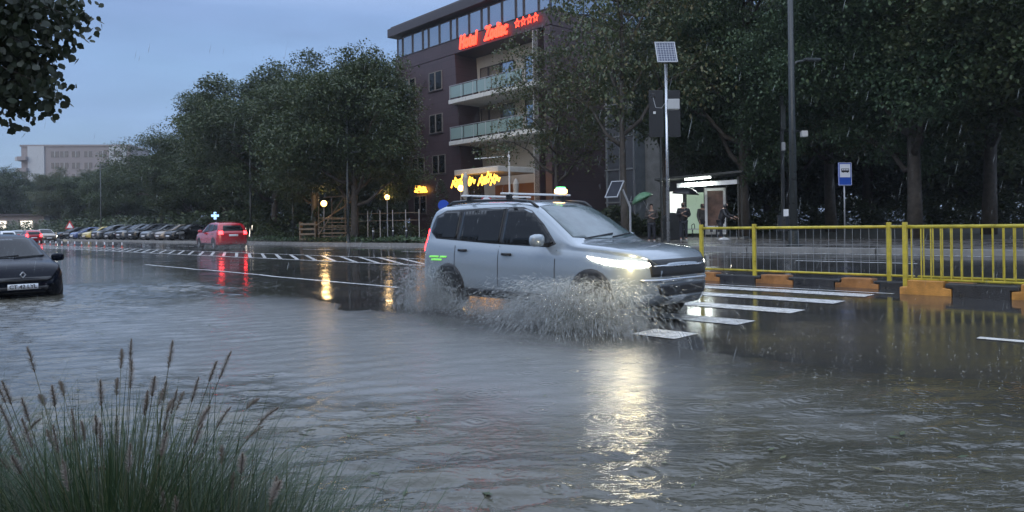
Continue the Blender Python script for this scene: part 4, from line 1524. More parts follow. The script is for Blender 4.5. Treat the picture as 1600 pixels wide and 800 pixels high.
# terrace fence left of the hotel
pa, pb = foot(556, 47), foot(655, 44)
o = empty('terrace_fence', 'thin pale terrace railing behind the hedge left of the hotel', 'fence', pa)
L_ = (pb - pa).length
o.rotation_euler = (0, 0, math.atan2(pb.y - pa.y, pb.x - pa.x))
tr_ = MB()
for z in (1.25, 1.7):
    tr_.tube([(0, 0, z), (L_, 0, z)], .02, 5)
tr_.build('rail', 'wood', o)
for i in range(6):
    MB().tube([(L_ * i / 5, 0, 0), (L_ * i / 5, 0, 1.9 if i else 2.6)], .03, 6).build('post', 'galv', o)

# warm globe lamps with real light
def globe(px, py, D, label, e=40, r=.14, fixture='lamp_warm'):
    c = at(px, py, D)
    g = gxy(c.x, c.y)
    o = empty('garden_lamp', label, 'lamp', (c.x, c.y, g))
    h = c.z - g
    MB().tube([(0, 0, 0), (0, 0, h - r)], .035, 8).build('post', 'galv', o)
    gl = MB().lathe([(r * math.sin(PI * k / 10), -r * math.cos(PI * k / 10)) for k in range(11)], (0, 0, h), 16).build('globe', fixture, o, smooth=True)
    ld = bpy.data.lights.new('lamp_light', 'POINT')
    ld.energy = e
    ld.color = (1, .68, .30)
    ld.shadow_soft_size = r + .05
    lo = bpy.data.objects.new('lamp_light', ld)
    COL.objects.link(lo)
    lo.parent = o
    lo.location = (0, -.1, h + r + .12)
    return o
globe(720, 294, 47, 'bright warm globe lamp beside the folded parasol near the hotel', 35, .20)
globe(605, 308, 46, 'warm lamp glowing under the trees above the bollards', 18, .16)
globe(506, 318, 49, 'warm lamp on a post behind the timber steps', 55, .20)
# folded parasols
for px, py, lab in ((727, 280, 'folded pale parasol beside the bright globe lamp'), (806, 290, 'folded pale parasol under the hotel entrance canopy')):
    c = at(px, py, 46)
    g = gxy(c.x, c.y)
    o = empty('parasol', lab, 'parasol', (c.x, c.y, g))
    h = c.z - g
    MB().tube([(0, 0, 0), (0, 0, h)], .03, 8).build('pole', 'wood', o)
    MB().lathe([(.05, h - 1.3), (.20, h - 1.1), (.15, h - .5), (.19, h + .1), (.1, h + .35), (0, h + .45)], n=12).build('canopy', 'plaster', o)
# flag pole by the entrance
p = foot(797, 45)
o = empty('flag_pole', 'slim white pole in front of the hotel entrance canopy', 'pole', p)
MB().tube([(0, 0, 0), (0, 0, 5.3)], [.06, .05], 8).build('pole', 'white', o)
MB().tube([(0, 0, 5.0), (-2.1, -.2, 4.85)], .03, 6).build('arm', 'white', o)
# road signs behind the car roof
M['red_paint'] = mat('red_paint', (.45, .02, .03), .4)
def round_sign(px, py, D, label, face, rim, r=.3):
    c = at(px, py, D)
    g = gxy(c.x, c.y)
    o = empty('road_sign', label, 'sign', (c.x, c.y, g))
    T = Matrix.Rotation(PI / 2, 3, 'X')
    MB().tube([(0, .04, 0), (0, .04, c.z - g)], .03, 8).build('post', 'galv', o)
    MB().lathe([(0, 0), (r, 0), (r, .02), (0, .02)], (0, 0, c.z - g), 24, T).build('plate', rim, o)
    MB().lathe([(0, 0), (r * .8, 0), (r * .8, .01), (0, .01)], (0, -.022, c.z - g), 24, T).build('face', face, o)
    return o
s_ = round_sign(760, 316, 26, 'round white sign with red rim just above the silver car roof', 'sign_white', 'red_paint', .22)
round_sign(693, 321, 24, 'round blue sign at the rear corner of the silver car roof', 'sign_blue', 'sign_blue', .18)
c = at(109, 352, 92)
g = gxy(c.x, c.y)
o = empty('road_sign', 'triangular warning sign with red border by the row of parked cars', 'sign', (c.x, c.y, g))
MB().tube([(0, .05, 0), (0, .05, c.z - g)], .05, 8).build('post', 'galv', o)
h = c.z - g
MB().prism([(-.62, h - .45), (.62, h - .45), (0, h + .62)], .03).build('plate', 'red_paint', o)
MB().prism([(-.38, h - .32), (.38, h - .32), (0, h + .32)], .01, Matrix.Translation((0, -.02, 0))).build('face', 'sign_white', o)
MB().box((0, -.01, h - .85), (.6, .03, .5)).build('panel', 'sign_white', o)
M['lit_blue'] = mat('lit_blue', (.2, .3, .5), .4, emit=(.35, .6, 1), es=1.2)
c = at(336, 337, 62)
g = gxy(c.x, c.y)
o = empty('road_sign', 'small lit blue cross sign above the roof of the red car', 'sign', (c.x, c.y, g))
h = c.z - g
MB().tube([(0, .05, 0), (0, .05, h)], .04, 8).build('post', 'pole_paint', o)
MB().box((0, 0, h), (.62, .08, .2)).box((0, 0.001, h), (.2, .076, .62)).build('cross', 'lit_blue', o)
c = at(387, 358, 58)
g = gxy(c.x, c.y)
o = empty('light_panel', 'narrow glowing white panels standing right of the red car', 'sign', (c.x, c.y, g))
for dx in (-.2, .22):
    MB().box((dx, 0, .55), (.16, .06, 1.0 + dx), 0, Matrix.Rotation(dx * .5, 3, 'Y')).build('panel', 'lit_white', o)

# delineator posts on the hatched island
M['orange_ref'] = mat('orange_ref', (.55, .10, .06), .4)
proto = None
for i in range(21):
    s = 87 - i * 2.1
    pale = i < 15
    pos = W(s, 16.7, gz(s, 16.7))
    pz_ = .62 if pale else .5
    lab = 'pale topped lane post in the row along the hatched marking before the parked cars' if pale else 'plain dark lane post at the right end of the row before the parked cars'
    lab = ('%s pale topped lane post from the left in the row before the parked cars' % ORD[i]) if pale else '%s plain dark lane post from the left before the parked cars' % ORD[i - 15]
    if i in (0, 15):
        proto = empty('lane_post', lab, 'lane post', pos, 0, 'lane posts, pale topped' if pale else 'lane posts, plain dark')
        MB().lathe([(0, 0), (.16, 0), (.14, .05), (.05, .07), (.045, .62), (0, .64)], n=10).build('post', 'orange_ref' if pale else 'dark_plastic', proto)
        proto.scale = (pz_,) * 3
        if pale:
            MB().lathe([(.06, .30), (.075, .31), (.075, .62), (.06, .63), (0, .63)], n=10).build('band', 'sign_white', proto)
    else:
        c_ = copy_tree(proto)
        c_.location = pos
        c_['label'] = lab

# ================================================================== CARS
def interp(pts, x):
    return float(np.interp(x, [p_[0] for p_ in pts], [p_[1] for p_ in pts]))
def body_mesh(sp):
    L, Wd = sp['L'], sp['W']
    xs = [-L / 2 + d for d in (0, .015, .04, .08, .13, .2, .28, .36)]
    x = -L / 2 + .44
    while x < L / 2 - .42:
        xs.append(x)
        x += .07
    xs += [L / 2 - d for d in (.36, .28, .2, .13, .08, .04, .015, 0)]
    def top(x):
        return sum(interp(sp['top'], x + d) for d in (-.06, -.03, 0, .03, .06)) / 5
    rings = []
    for x in xs:
        e_f, e_r = L / 2 - x, x + L / 2
        w = Wd / 2
        w *= 1 - sp.get('tf', .40) * max(0, 1 - e_f / .48) ** 2.4
        w *= 1 - sp.get('tr', .24) * max(0, 1 - e_r / .36) ** 2.6
        w -= .03 * max(0, (e_f < 1.4) * (1.4 - e_f) / 1.4)
        zt = top(x)
        zb = sp['zb'] + .14 * max(0, 1 - e_f / .3) ** 1.5 + .10 * max(0, 1 - e_r / .3) ** 1.5
        zbelt = min(interp(sp['belt'], x), zt - .015)
        gh = zt - zbelt
        k = min(1, gh / .28)
        wt = w - .035 - .30 * gh
        wc = w - .03
        hood = 1 - k
        pts = [(0, zb), (w - .14, zb), (w - .05, zb + .03), (w - .012, zb + .12), (w, zb + (zbelt - zb) * .42), (w - .004, zb + (zbelt - zb) * .66),
               (w - .012, zb + (zbelt - zb) * .80), (wc, zbelt - .045), (w - .055, zbelt - .006)]
        rr = .075 * k + .015
        for t in (.15, .4, .7):
            pts.append((w - .06 + (wt - w + .06) * t, zbelt + (gh - rr) * t))
        pts += [(wt + .0, zt - rr), (wt - .035, zt - rr * .42), (wt - .10, zt - rr * .10), (wt * .62, zt + .016), (wt * .3, zt + .024), (0, zt + .026)]
        rings.append([(x, -a, b_) for a, b_ in pts] + [(x, a, b_) for a, b_ in reversed(pts[1:-1])])
    mb = MB()
    P = [q_ for r in rings for q_ in r]
    m = len(rings[0])
    F = [(i * m + j, i * m + (j + 1) % m, (i + 1) * m + (j + 1) % m, (i + 1) * m + j) for i in range(len(rings) - 1) for j in range(m)]
    F += [tuple(range(m)), tuple(reversed(range((len(rings) - 1) * m, len(rings) * m)))]
    mb.add(P, F)
    return mb
class Projector:
    def __init__(s, mb):
        s.bvh = BVHTree.FromPolygons([Vector(v) for v in mb.v], mb.f)
    def patch(s, name, poly, org, u, v, d, m, parent, off=.005, step=.07, mirror=False, thick=.006):
        org, u, v, d = Vector(org), Vector(u), Vector(v), Vector(d).normalized()
        pts, edges = [], []
        n = len(poly)
        bd = []
        for i in range(n):
            a, b_ = Vector(poly[i]), Vector(poly[(i + 1) % n])
            k = max(1, int((b_ - a).length / step))
            for j in range(k):
                bd.append(a.lerp(b_, j / k))
        nb_ = len(bd)
        edges = [(i, (i + 1) % nb_) for i in range(nb_)]
        pts = list(bd)
        x0, x1 = min(p_.x for p_ in bd), max(p_.x for p_ in bd)
        y0, y1 = min(p_.y for p_ in bd), max(p_.y for p_ in bd)
        def inside(q_):
            c = False
            for i in range(nb_):
                a, b_ = bd[i], bd[(i + 1) % nb_]
                if (a.y > q_.y) != (b_.y > q_.y) and q_.x < (b_.x - a.x) * (q_.y - a.y) / (b_.y - a.y) + a.x:
                    c = not c
            return c
        xx = x0 + step / 2
        while xx < x1:
            yy = y0 + step / 2
            while yy < y1:
                q_ = Vector((xx, yy))
                if inside(q_) and min((q_ - e_).length for e_ in bd) > step * .35:
                    pts.append(q_)
                yy += step
            xx += step
        r = delaunay_2d_cdt(pts, edges, [], 1, 1e-5)
        vv, ff = r[0], r[2]
        out = []
        last = None
        for q_ in vv:
            o_ = org + u * q_.x + v * q_.y
            h, nn, _, _ = s.bvh.ray_cast(o_, d, 20)
            if h is None:
                h, nn, _, _ = s.bvh.find_nearest(o_ + d * (-o_.dot(d)) if True else o_)
            if nn.dot(d) > 0: nn = -nn
            out.append(h + nn * off)
        mb = MB()
        mb.add(out, [tuple(f) for f in ff])
        if mirror:
            mb2 = MB()
            mb2.add([(p_[0], -p_[1], p_[2]) for p_ in mb.v], [tuple(reversed(f)) for f in mb.f])
            obs = [mb, mb2]
        else:
            obs = [mb]
        res = []
        for q_ in obs:
            o_ = q_.build(name, m, parent, smooth=True)
            sm_ = o_.modifiers.new('solid', 'SOLIDIFY')
            sm_.thickness = thick
            sm_.offset = 0
            res.append(o_)
        return res
    def side(s, name, poly, m, parent, **k):       # poly in (x, z) seen from the right flank, mirrored to the left
        return s.patch(name, poly, (0, -3, 0), (1, 0, 0), (0, 0, 1), (0, 1, 0), m, parent, mirror=True, **k)

_wheel = {}
def wheel(parent, x, y, r, w=.21):
    key = round(r, 3)
    o = bpy.data.objects.new('wheel', None)
    COL.objects.link(o)
    o.parent = parent
    o.location = (x, y, r)
    o.rotation_euler = (0, 0, 0 if y < 0 else PI)
    if key not in _wheel:
        T = Matrix.Rotation(PI / 2, 3, 'X')
        t = MB().lathe([(r * .62, -w / 2), (r * .9, -w / 2), (r * .985, -w / 2 + .03), (r, -w / 4), (r, w / 4), (r * .985, w / 2 - .03), (r * .9, w / 2), (r * .62, w / 2), (r * .62, -w / 2)], (0, 0, 0), 28, T)
        rm = MB().lathe([(0, .06), (r * .60, .04), (r * .64, .08), (r * .64, .10), (r * .60, .10)], (0, 0, 0), 28, T)
        for k in range(5):
            a = 2 * PI * k / 5
            rm.box((r * .33 * math.cos(a), -.075, r * .33 * math.sin(a)), (r * .62, .03, r * .13), m=Matrix.Rotation(-a, 3, 'Y'))
        rm.lathe([(0, .10), (.04, .10), (.05, .06)], (0, 0, 0), 12, T)
        _wheel[key] = (t, rm)
    t, rm = _wheel[key]
    t.build('tyre', 'rubber', o, smooth=True)
    rm.build('rim', 'galv', o)
    return o

def make_car(sp, paint, loc, rz, label, group=None, lights=None, name='car', cat='car'):
    o = empty(name, label, cat, loc, rz, group)
    mb = body_mesh(sp)
    pr = Projector(mb)
    b = mb.build('body', paint, o, smooth=True)
    L, H, Wd = sp['L'], sp['H'], sp['W']
    if 'trim' in sp:
        pr.side('window_trim', sp['trim'], 'dark_plastic', o, off=.001, thick=.002)
    for poly in sp['side_glass']:
        pr.side('side_window', poly, 'glass', o, off=.004)
    # windscreen and rear glass cast from above / behind
    (xa, ya), (xb, yb) = sp['wind']
    pr.patch('windscreen', [(xa, -ya), (xa + .10, -ya * .5), (xa + .13, 0), (xa + .10, ya * .5), (xa, ya), (xb, yb), (xb + .03, 0), (xb, -yb)], (0, 0, 3), (1, 0, 0), (0, 1, 0), (0, 0, -1), sp.get('wmat', 'glass'), o, off=.004)
    za, zb, ww, wt = sp['rear_glass']
    pr.patch('rear_window', [(-ww, za), (ww, za), (wt, zb), (-wt, zb)], (-4, 0, 0), (0, 1, 0), (0, 0, 1), (1, 0, -.02), 'glass', o, off=.004)
    # wheels and arches
    for x in sp['wheels']:
        arch = [(x + (sp['r'] + .06) * math.cos(a), sp['r'] + (sp['r'] + .06) * math.sin(a)) for a in [PI * k / 12 for k in range(13)]]
        arch = [(ax, max(az, sp['zb'] + .02)) for ax, az in arch]
        pr.side('wheel_arch', arch + [(x, sp['zb'] + .02)], 'dark_plastic', o, off=.003, step=.09)
        for sy in (-1, 1):
            wheel(o, x, sy * (Wd / 2 - .105), sp['r'])
    # doors
    for x0, x1 in sp['doors']:
        zt = interp(sp['belt'], (x0 + x1) / 2) - .02
        zl = sp['zb'] + .10
        t = .007
        for xx in (x0, x1):
            pr.side('door_seam', [(xx - t, zl), (xx + t, zl), (xx + t, zt), (xx - t, zt)], 'dark_plastic', o, off=.001, step=.12, thick=.002)
    for hx in sp['handles']:
        z = interp(sp['belt'], hx) - .11
        pr.side('door_handle', [(hx - .09, z - .015), (hx + .09, z - .015), (hx + .09, z + .018), (hx - .09, z + .018)], sp.get('hmat', paint), o, off=.022, step=.05, thick=.03)
    # lower cladding
    x0, x1 = sp['wheels']
    pr.side('sill_cladding', [(x0 + sp['r'] + .08, sp['zb'] + .03), (x1 - sp['r'] - .08, sp['zb'] + .03), (x1 - sp['r'] - .08, sp['zb'] + .14), (x0 + sp['r'] + .08, sp['zb'] + .14)], 'dark_plastic', o, off=.006, step=.12)
    # lights
    q = 1 / math.sqrt(2)
    for poly in sp['head']:
        for sy in (-1, 1):
            pr.patch('headlight', [(a_ * (1 if sy < 0 else -1), z_) for a_, z_ in poly], (L / 2 * 1.2, sy * 1.8, 0), (q, -sy * q * -1 * (1 if sy < 0 else -1) * (1 if sy < 0 else 1), 0) if False else Vector((q, q, 0)) if sy < 0 else Vector((-q, q, 0)), (0, 0, 1), (-q, -sy * q, 0), 'headlight_on' if lights == 'front' else 'clear_lens', o, off=.006, step=.05)
    za, zb2 = sp['tail']
    for sy in (-1, 1):
        pr.patch('tail_light', [(a_ * (1 if sy > 0 else -1), z_) for a_, z_ in ((-.16, za), (.10, za), (.10, zb2), (-.10, zb2))], (-L / 2 * 1.0 - .5, sy * (Wd / 2 + .40), 0), Vector((q, q, 0)) if sy > 0 else Vector((-q, q, 0)), (0, 0, 1), (q, -sy * q, 0), 'red_emit' if lights in ('rear', 'front') else 'red_lens', o, off=.006, step=.05)
    g0, g1, gw = sp['grille']
    pr.patch('grille', [(-gw, g0), (gw, g0), (gw * 1.02, g1), (-gw * 1.02, g1)], (4, 0, 0), (0, 1, 0), (0, 0, 1), (-1, 0, 0), 'dark_plastic', o, off=.004)
    pr.patch('lower_intake', [(-gw * .8, g0 - .24), (gw * .8, g0 - .24), (gw * .9, g0 - .10), (-gw * .9, g0 - .10)], (4, 0, 0), (0, 1, 0), (0, 0, 1), (-1, 0, 0), 'dark_plastic', o, off=.004)
    # plates
    pz = sp.get('plate_z', g0 + .02)
    if lights != 'front' or sp is not SUV: pr.patch('number_plate', [(-.26, pz - .055), (.26, pz - .055), (.26, pz + .055), (-.26, pz + .055)], (4, 0, 0), (0, 1, 0), (0, 0, 1), (-1, 0, 0), 'sign_white', o, off=.014, step=.13)
    rz_ = sp.get('rplate', .78)
    pr.patch('number_plate', [(-.26, rz_ - .055), (.26, rz_ - .055), (.26, rz_ + .055), (-.26, rz_ + .055)], (-4, 0, 0), (0, 1, 0), (0, 0, 1), (1, 0, 0), 'sign_white', o, off=.014, step=.13)
    # mirrors
    mx_, mz = sp['mirror']
    for sy in (-1, 1):
        mm = MB()
        yb = Wd / 2 - .02
        c = Vector((mx_, sy * (yb + .14), mz))
        P, F = [], []
        nn = 8
        for i in range(nn + 1):
            for j in range(12):
                th, ph = PI * i / nn, 2 * PI * j / 12
                x, y, z = math.sin(th) * math.cos(ph), math.cos(th), math.sin(th) * math.sin(ph)
                sg = lambda t_: math.copysign(abs(t_) ** .7, t_)
                P.append(c + Vector((sg(x) * .065 + (.03 if x > 0 else 0) * (1 - abs(y)), sg(y) * .125, sg(z) * .085)))
        for i in range(nn):
            for j in range(12):
                F.append((i * 12 + j, i * 12 + (j + 1) % 12, (i + 1) * 12 + (j + 1) % 12, (i + 1) * 12 + j))
        mm.add(P, F)
        m_ = mm.build('mirror', sp.get('mmat', paint), o, smooth=True)
        MB().box((mx_ + .01, sy * (yb + .01), mz - .06), (.06, .12, .04)).build('mirror_arm', 'dark_plastic', m_)
    # wipers and roof seam details
    wp = MB()
    h0, n0, _, _ = pr.bvh.ray_cast(Vector((xa + .10, -.55, 3)), Vector((0, 0, -1)), 5)
    h1, _, _, _ = pr.bvh.ray_cast(Vector((xa + .02, .15, 3)), Vector((0, 0, -1)), 5)
    h2, _, _, _ = pr.bvh.ray_cast(Vector((xa + .11, .05, 3)), Vector((0, 0, -1)), 5)
    h3, _, _, _ = pr.bvh.ray_cast(Vector((xa - .01, .60, 3)), Vector((0, 0, -1)), 5)
    wp.tube([h0 + Vector((0, 0, .02)), h1 + Vector((0, 0, .02))], .012, 5)
    wp.tube([h2 + Vector((0, 0, .02)), h3 + Vector((0, 0, .02))], .012, 5)
    wp.build('wipers', 'dark_plastic', o)
    o['_pr'] = 0
    del o['_pr']
    return o, pr

# paints
def paint_m(name, col, metal=.35, rough=.28, coat=1.0, spec=.5):
    M[name] = mat(name, col, rough, metal, coat=coat, spec=spec)
paint_m('silver', (.29, .33, .36), .3, .26)
paint_m('car_navy', (.004, .006, .012), .0, .22, .0, .12)
paint_m('car_red', (.42, .012, .02), .1, .25)
paint_m('car_black', (.006, .006, .007), .0, .25, .4, .3)
paint_m('car_blue', (.03, .06, .18), .2, .25)
paint_m('car_yellow', (.55, .42, .10), .0, .3)
paint_m('car_grey', (.10, .11, .12), .4, .3)
paint_m('car_white', (.55, .56, .57), .0, .3)
paint_m('car_tan', (.25, .20, .15), .3, .3)
M['glass_pale_reflect'] = mat('glass_pale_reflect', (.09, .12, .125), .13, spec=.8, var=.25, vscale=5)  # pale reflection on the windscreen mixed into the glass colour

SUV = dict(trim=[(-2.01, 1.19), (-1.82, 1.075), (-.5, 1.005), (.66, .965), (.79, 1.01), (.50, 1.27), (.22, 1.455), (.02, 1.515), (-.6, 1.525), (-1.70, 1.505), (-1.93, 1.42)],
    L=4.55, W=1.80, H=1.63, zb=.22, r=.325, wheels=(-1.45, 1.45),
    top=[(-2.275, .80), (-2.25, 1.05), (-2.20, 1.22), (-2.03, 1.52), (-1.85, 1.585), (-1.2, 1.61), (-.4, 1.60), (.10, 1.565), (.30, 1.50), (.55, 1.36), (1.08, 1.04), (1.16, 1.015), (1.6, .985), (1.95, .945), (2.12, .90), (2.22, .82), (2.275, .70)],
    belt=[(-2.3, .98), (-2.0, 1.06), (-1.5, 1.03), (-.5, .98), (.6, .94), (1.0, .93), (1.6, .90), (2.0, .86), (2.3, .80)],
    side_glass=[[(-1.98, 1.17), (-1.80, 1.10), (-1.32, 1.07), (-1.32, 1.47), (-1.70, 1.48), (-1.90, 1.40)], [(-1.26, 1.065), (-.34, 1.02), (-.34, 1.50), (-1.26, 1.475)], [(-.28, 1.015), (.62, .985), (.74, 1.02), (.48, 1.24), (.22, 1.42), (.02, 1.49), (-.28, 1.50)]],
    wind=((.98, .69), (.24, .56)), rear_glass=(1.12, 1.48, .60, .52), doors=((-.31, .82), (-1.30, -.31)), handles=(-.12, -1.10), hmat='dark_plastic',
    head=[[(-.24, .815), (-.10, .77), (.12, .74), (.36, .735), (.46, .75), (.44, .785), (.12, .805), (-.12, .835), (-.30, .86)]], tail=(.88, 1.22), grille=(.62, .82, .62), plate_z=.52, mirror=(.62, 1.06), rplate=.80, wmat='glass_pale_reflect')
HATCH = dict(L=3.80, W=1.64, H=1.42, zb=.17, r=.29, wheels=(-1.22, 1.20),
    top=[(-1.90, .70), (-1.88, .95), (-1.80, 1.08), (-1.50, 1.34), (-1.2, 1.40), (-.5, 1.42), (.05, 1.38), (.25, 1.31), (.95, .93), (1.05, .90), (1.5, .82), (1.72, .72), (1.84, .60), (1.90, .50)],
    belt=[(-1.9, .90), (-1.0, .90), (.4, .86), (1.0, .84), (1.5, .77), (1.9, .60)],
    side_glass=[[(-1.40, .96), (-.40, .93), (-.40, 1.31), (-1.2, 1.28)], [(-.33, .93), (.62, .90), (.60, .98), (.22, 1.22), (.0, 1.31), (-.33, 1.32)]],
    wmat='glass_dim', wind=((.88, .62), (.20, .50)), rear_glass=(.98, 1.28, .55, .48), doors=((-.37, .70),), handles=(-.25,),
    head=[[(-.26, .56), (.08, .53), (.20, .58), (.16, .70), (-.06, .76), (-.30, .76), (-.36, .68)]], tail=(.70, .98), grille=(.50, .58, .50), plate_z=.40, mirror=(.62, .93), rplate=.60, tf=.34)
SEDAN = dict(HATCH, L=4.25, W=1.70, H=1.44, wheels=(-1.35, 1.30),
    top=[(-2.12, .72), (-2.08, .92), (-1.95, .98), (-1.55, 1.02), (-1.0, 1.34), (-.6, 1.42), (.0, 1.42), (.25, 1.35), (1.0, .96), (1.2, .92), (1.7, .84), (1.95, .74), (2.08, .60), (2.125, .5)],
    belt=[(-2.2, .90), (-1.0, .92), (.5, .88), (1.2, .84), (1.8, .76), (2.2, .62)],
    side_glass=[[(-1.25, .98), (-.45, .95), (-.45, 1.34), (-.85, 1.30)], [(-.38, .95), (.66, .92), (.64, 1.0), (.22, 1.26), (.0, 1.34), (-.38, 1.34)]],
    wind=((.92, .64), (.18, .52)), rear_glass=(1.0, 1.3, .5, .45), doors=((-.42, .74), (-1.25, -.42)), handles=(-.28, -1.1), mirror=(.64, .95), grille=(.54, .64, .5))
CROSS = dict({k_: v_ for k_, v_ in SUV.items() if k_ != 'trim'}, L=4.30, W=1.80, H=1.58, wheels=(-1.32, 1.30), 
    top=[(-2.15, .80), (-2.13, 1.02), (-2.05, 1.16), (-1.80, 1.46), (-1.6, 1.53), (-1.0, 1.58), (-.3, 1.57), (.10, 1.52), (.30, 1.45), (1.02, 1.02), (1.10, 1.0), (1.5, .97), (1.85, .92), (2.02, .85), (2.10, .78), (2.15, .66)],
    side_glass=[[(-1.78, 1.14), (-1.2, 1.06), (-1.2, 1.42), (-1.6, 1.40)], [(-1.14, 1.06), (-.34, 1.02), (-.34, 1.47), (-1.14, 1.44)], [(-.28, 1.015), (.60, .985), (.68, 1.02), (.22, 1.38), (.02, 1.46), (-.28, 1.47)]],
    wind=((.94, .69), (.20, .56)), rear_glass=(1.10, 1.42, .60, .50), hmat='dark_plastic', wmat='glass', grille=(.60, .80, .6), tail=(.86, 1.06))

# --- the silver car throwing up water
DN = Vector((CX, SX, 0))
DS = Vector((-SX, CX, 0))
fc = Vector((1.63, 10.0, 0))
fc = fc
cc = (fc + DN * .90 + DS * 2.275) * .915 + Vector((0, 0, -.05))
car, pr = make_car(SUV, 'silver', cc, HEAD, 'silver grey estate car with lit headlights ploughing through the flood', lights='front')
for sy in (-1, 1):
    pts, prev = [], None
    for i in range(15):
        x = -1.80 + i * 2.05 / 14
        h_, n_, _, _ = pr.bvh.ray_cast(Vector((x, sy * .60, 3)), Vector((0, 0, -1)), 5)
        lift = .045 if 0 < i < 14 else .0
        pts.append(h_ + Vector((0, 0, lift)))
    MB().tube(pts, .022, 8).build('roof_rail', 'black_metal', car, smooth=True)
for x in (-1.25, -.35):
    c_ = MB()
    c_.box((x, 0, 1.715), (.075, 1.50, .028))
    cb = c_.build('crossbar', 'white', car, bevel=.01)
    for sy in (-1, 1):
        MB().box((x, sy * .60, 1.675), (.10, .05, .07)).build('bracket', 'dark_plastic', cb, bevel=.008)
M['lamp_green'] = mat('lamp_green', (.1, .5, .15), .3, emit=(.15, 1, .3), es=2.5)
M['lamp_amber'] = mat('lamp_amber', (.6, .4, .1), .3, emit=(1, .55, .22), es=5)
tl = MB().box((-.35, .55, 1.775), (.12, .20, .07)).build('roof_lamp', 'lamp_amber', car, bevel=.02)
MB().box((-.35, .55, 1.825), (.10, .13, .03)).build('lamp_cap', 'lamp_green', tl, bevel=.01)
M['green_decal'] = mat('green_decal', (.25, .8, .15), .4, emit=(.30, 1, .12), es=.3)
for k_, (x0, x1, z) in enumerate(((-1.93, -1.70, .80), (-1.88, -1.62, .755), (-1.66, -1.50, .80))):
    pr.patch('door_decal', [(x0, z - .014), (x1, z - .014), (x1 + .02, z + .014), (x0 + .02, z + .014)], (0, -3, 0), (1, 0, 0), (0, 0, 1), (0, 1, 0), 'green_decal', car, off=.006, step=.08)
pr.patch('bumper_trim', [(-.72, .56), (.72, .56), (.74, .59), (-.74, .59)], (4, 0, 0), (0, 1, 0), (0, 0, 1), (-1, 0, 0), 'steel', car, off=.010)
pr.patch('grille_bar', [(-.58, .735), (.58, .735), (.58, .75), (-.58, .75)], (4, 0, 0), (0, 1, 0), (0, 0, 1), (-1, 0, 0), 'steel', car, off=.012)
# beams of the headlights
for sy in (-1, 1):
    ld = bpy.data.lights.new('headlight_beam', 'SPOT')
    ld.energy = 150
    ld.spot_size = R(75)
    ld.spot_blend = .8
    ld.color = (1, .92, .72)
    ld.shadow_soft_size = .06
    lo = bpy.data.objects.new('headlight_beam', ld)
    COL.objects.link(lo)
    lo.parent = car
    lo.location = (2.33, sy * .62, .76)
    lo.rotation_euler = (0, R(-90 + 8) * -1 - R(0), 0)
    lo.rotation_euler = Vector((-math.cos(R(6)), 0, math.sin(R(6)))).to_track_quat('Z', 'Y').to_euler()

for sy in (-1,):
    ld = bpy.data.lights.new('headlight_spill', 'POINT')
    ld.energy = 6
    ld.shadow_soft_size = .08
    ld.color = (1, .80, .38)
    lo = bpy.data.objects.new('headlight_spill', ld)
    COL.objects.link(lo)
    lo.parent = car
    lo.location = (2.16, sy * 1.02, .80)
car.scale = (1, 1, 1.045)
car.location.z = -.01
# --- dark hatchback standing in the water at left
fr = at(29, 400, 14.6)
hc = Vector((fr.x, fr.y, 0)) + DS * 1.9 + Vector((0, 0, -.17))
hcar, hpr = make_car(HATCH, 'car_navy', hc, HEAD + R(2), 'dark navy hatchback standing in the flood at the left edge')
text('plate_lettering', 'CT 42 LYL', .105, 'dark_plastic', hcar, (1.925, 0, .398), (PI / 2, 0, PI / 2), .002, off=.001)
bd_ = MB()
d1 = [(0, .058), (.045, 0), (0, -.058), (-.045, 0)]
bd_.tube([(1.915, a_, .635 + b_) for a_, b_ in d1 + [d1[0]]], .011, 6)
bd_.build('badge', 'steel', hcar)

# --- red car driving away
p = at_n(345, 18.3)
D_ = p.y
rc = Vector((p.x, p.y, gz(*sn(p))))
make_car(CROSS, 'car_red', rc, HEAD + PI - R(4), 'red estate car driving away with glowing tail lights and spray at its wheels', lights='rear')

# --- parked cars
cols = [('car_black', 'SEDAN', 'black car at the far left end of the parked row'), ('car_blue', 'HATCH', 'blue car second from the far end of the parked row'), ('car_yellow', 'HATCH', 'yellow car in the parked row'),
        ('car_grey', 'CROSS', 'tall dark grey car right of the yellow car'), ('car_black', 'SEDAN', 'dark saloon with pale windscreen right of the tall dark grey car'), ('car_grey', 'CROSS', 'tall grey car in the middle of the parked row'),
        ('car_black', 'CROSS', 'black car with fourth place from the right end of the parked row'), ('car_grey', 'SEDAN', 'grey saloon third from the right end of the parked row'), ('car_tan', 'HATCH', 'brownish car second from the right end of the parked row'), ('car_black', 'SEDAN', 'dark car at the right end of the row next to the red car')]
protos = {}
specs = dict(SEDAN=SEDAN, HATCH=HATCH, CROSS=CROSS)
def place_car(kind, paint, loc, rz, label, group, lights=None):
    key = (kind, lights)
    if key not in protos:
        o_, _ = make_car(specs[kind], paint, loc, rz, label, group, lights)
        protos[key] = (o_, paint)
        return o_
    src, sp_ = protos[key]
    o_ = copy_tree(src)
    o_.location = loc
    o_.rotation_euler = (0, 0, rz)
    o_['label'] = label
    if group: o_['group'] = group
    for ch in o_.children_recursive:
        if ch.type == 'MESH' and ch.data.materials and ch.data.materials[0] == M[sp_]:
            ch.material_slots[0].link = 'OBJECT'
            ch.material_slots[0].material = M[paint]
    return o_
for i, (pt_, kd, lb) in enumerate(cols):
    px = 118 + (298 - 118) * i / 9
    n_ = 24.6
    p = at_n(px, n_)
    s_, _ = sn(p)
    z = gz(s_, n_) + .02
    place_car(kd, pt_, (p.x, p.y, gp(s_, 22.5)), R(-90 - 34 + random.uniform(-3, 3)), lb, 'cars parked in a row at the far kerb')
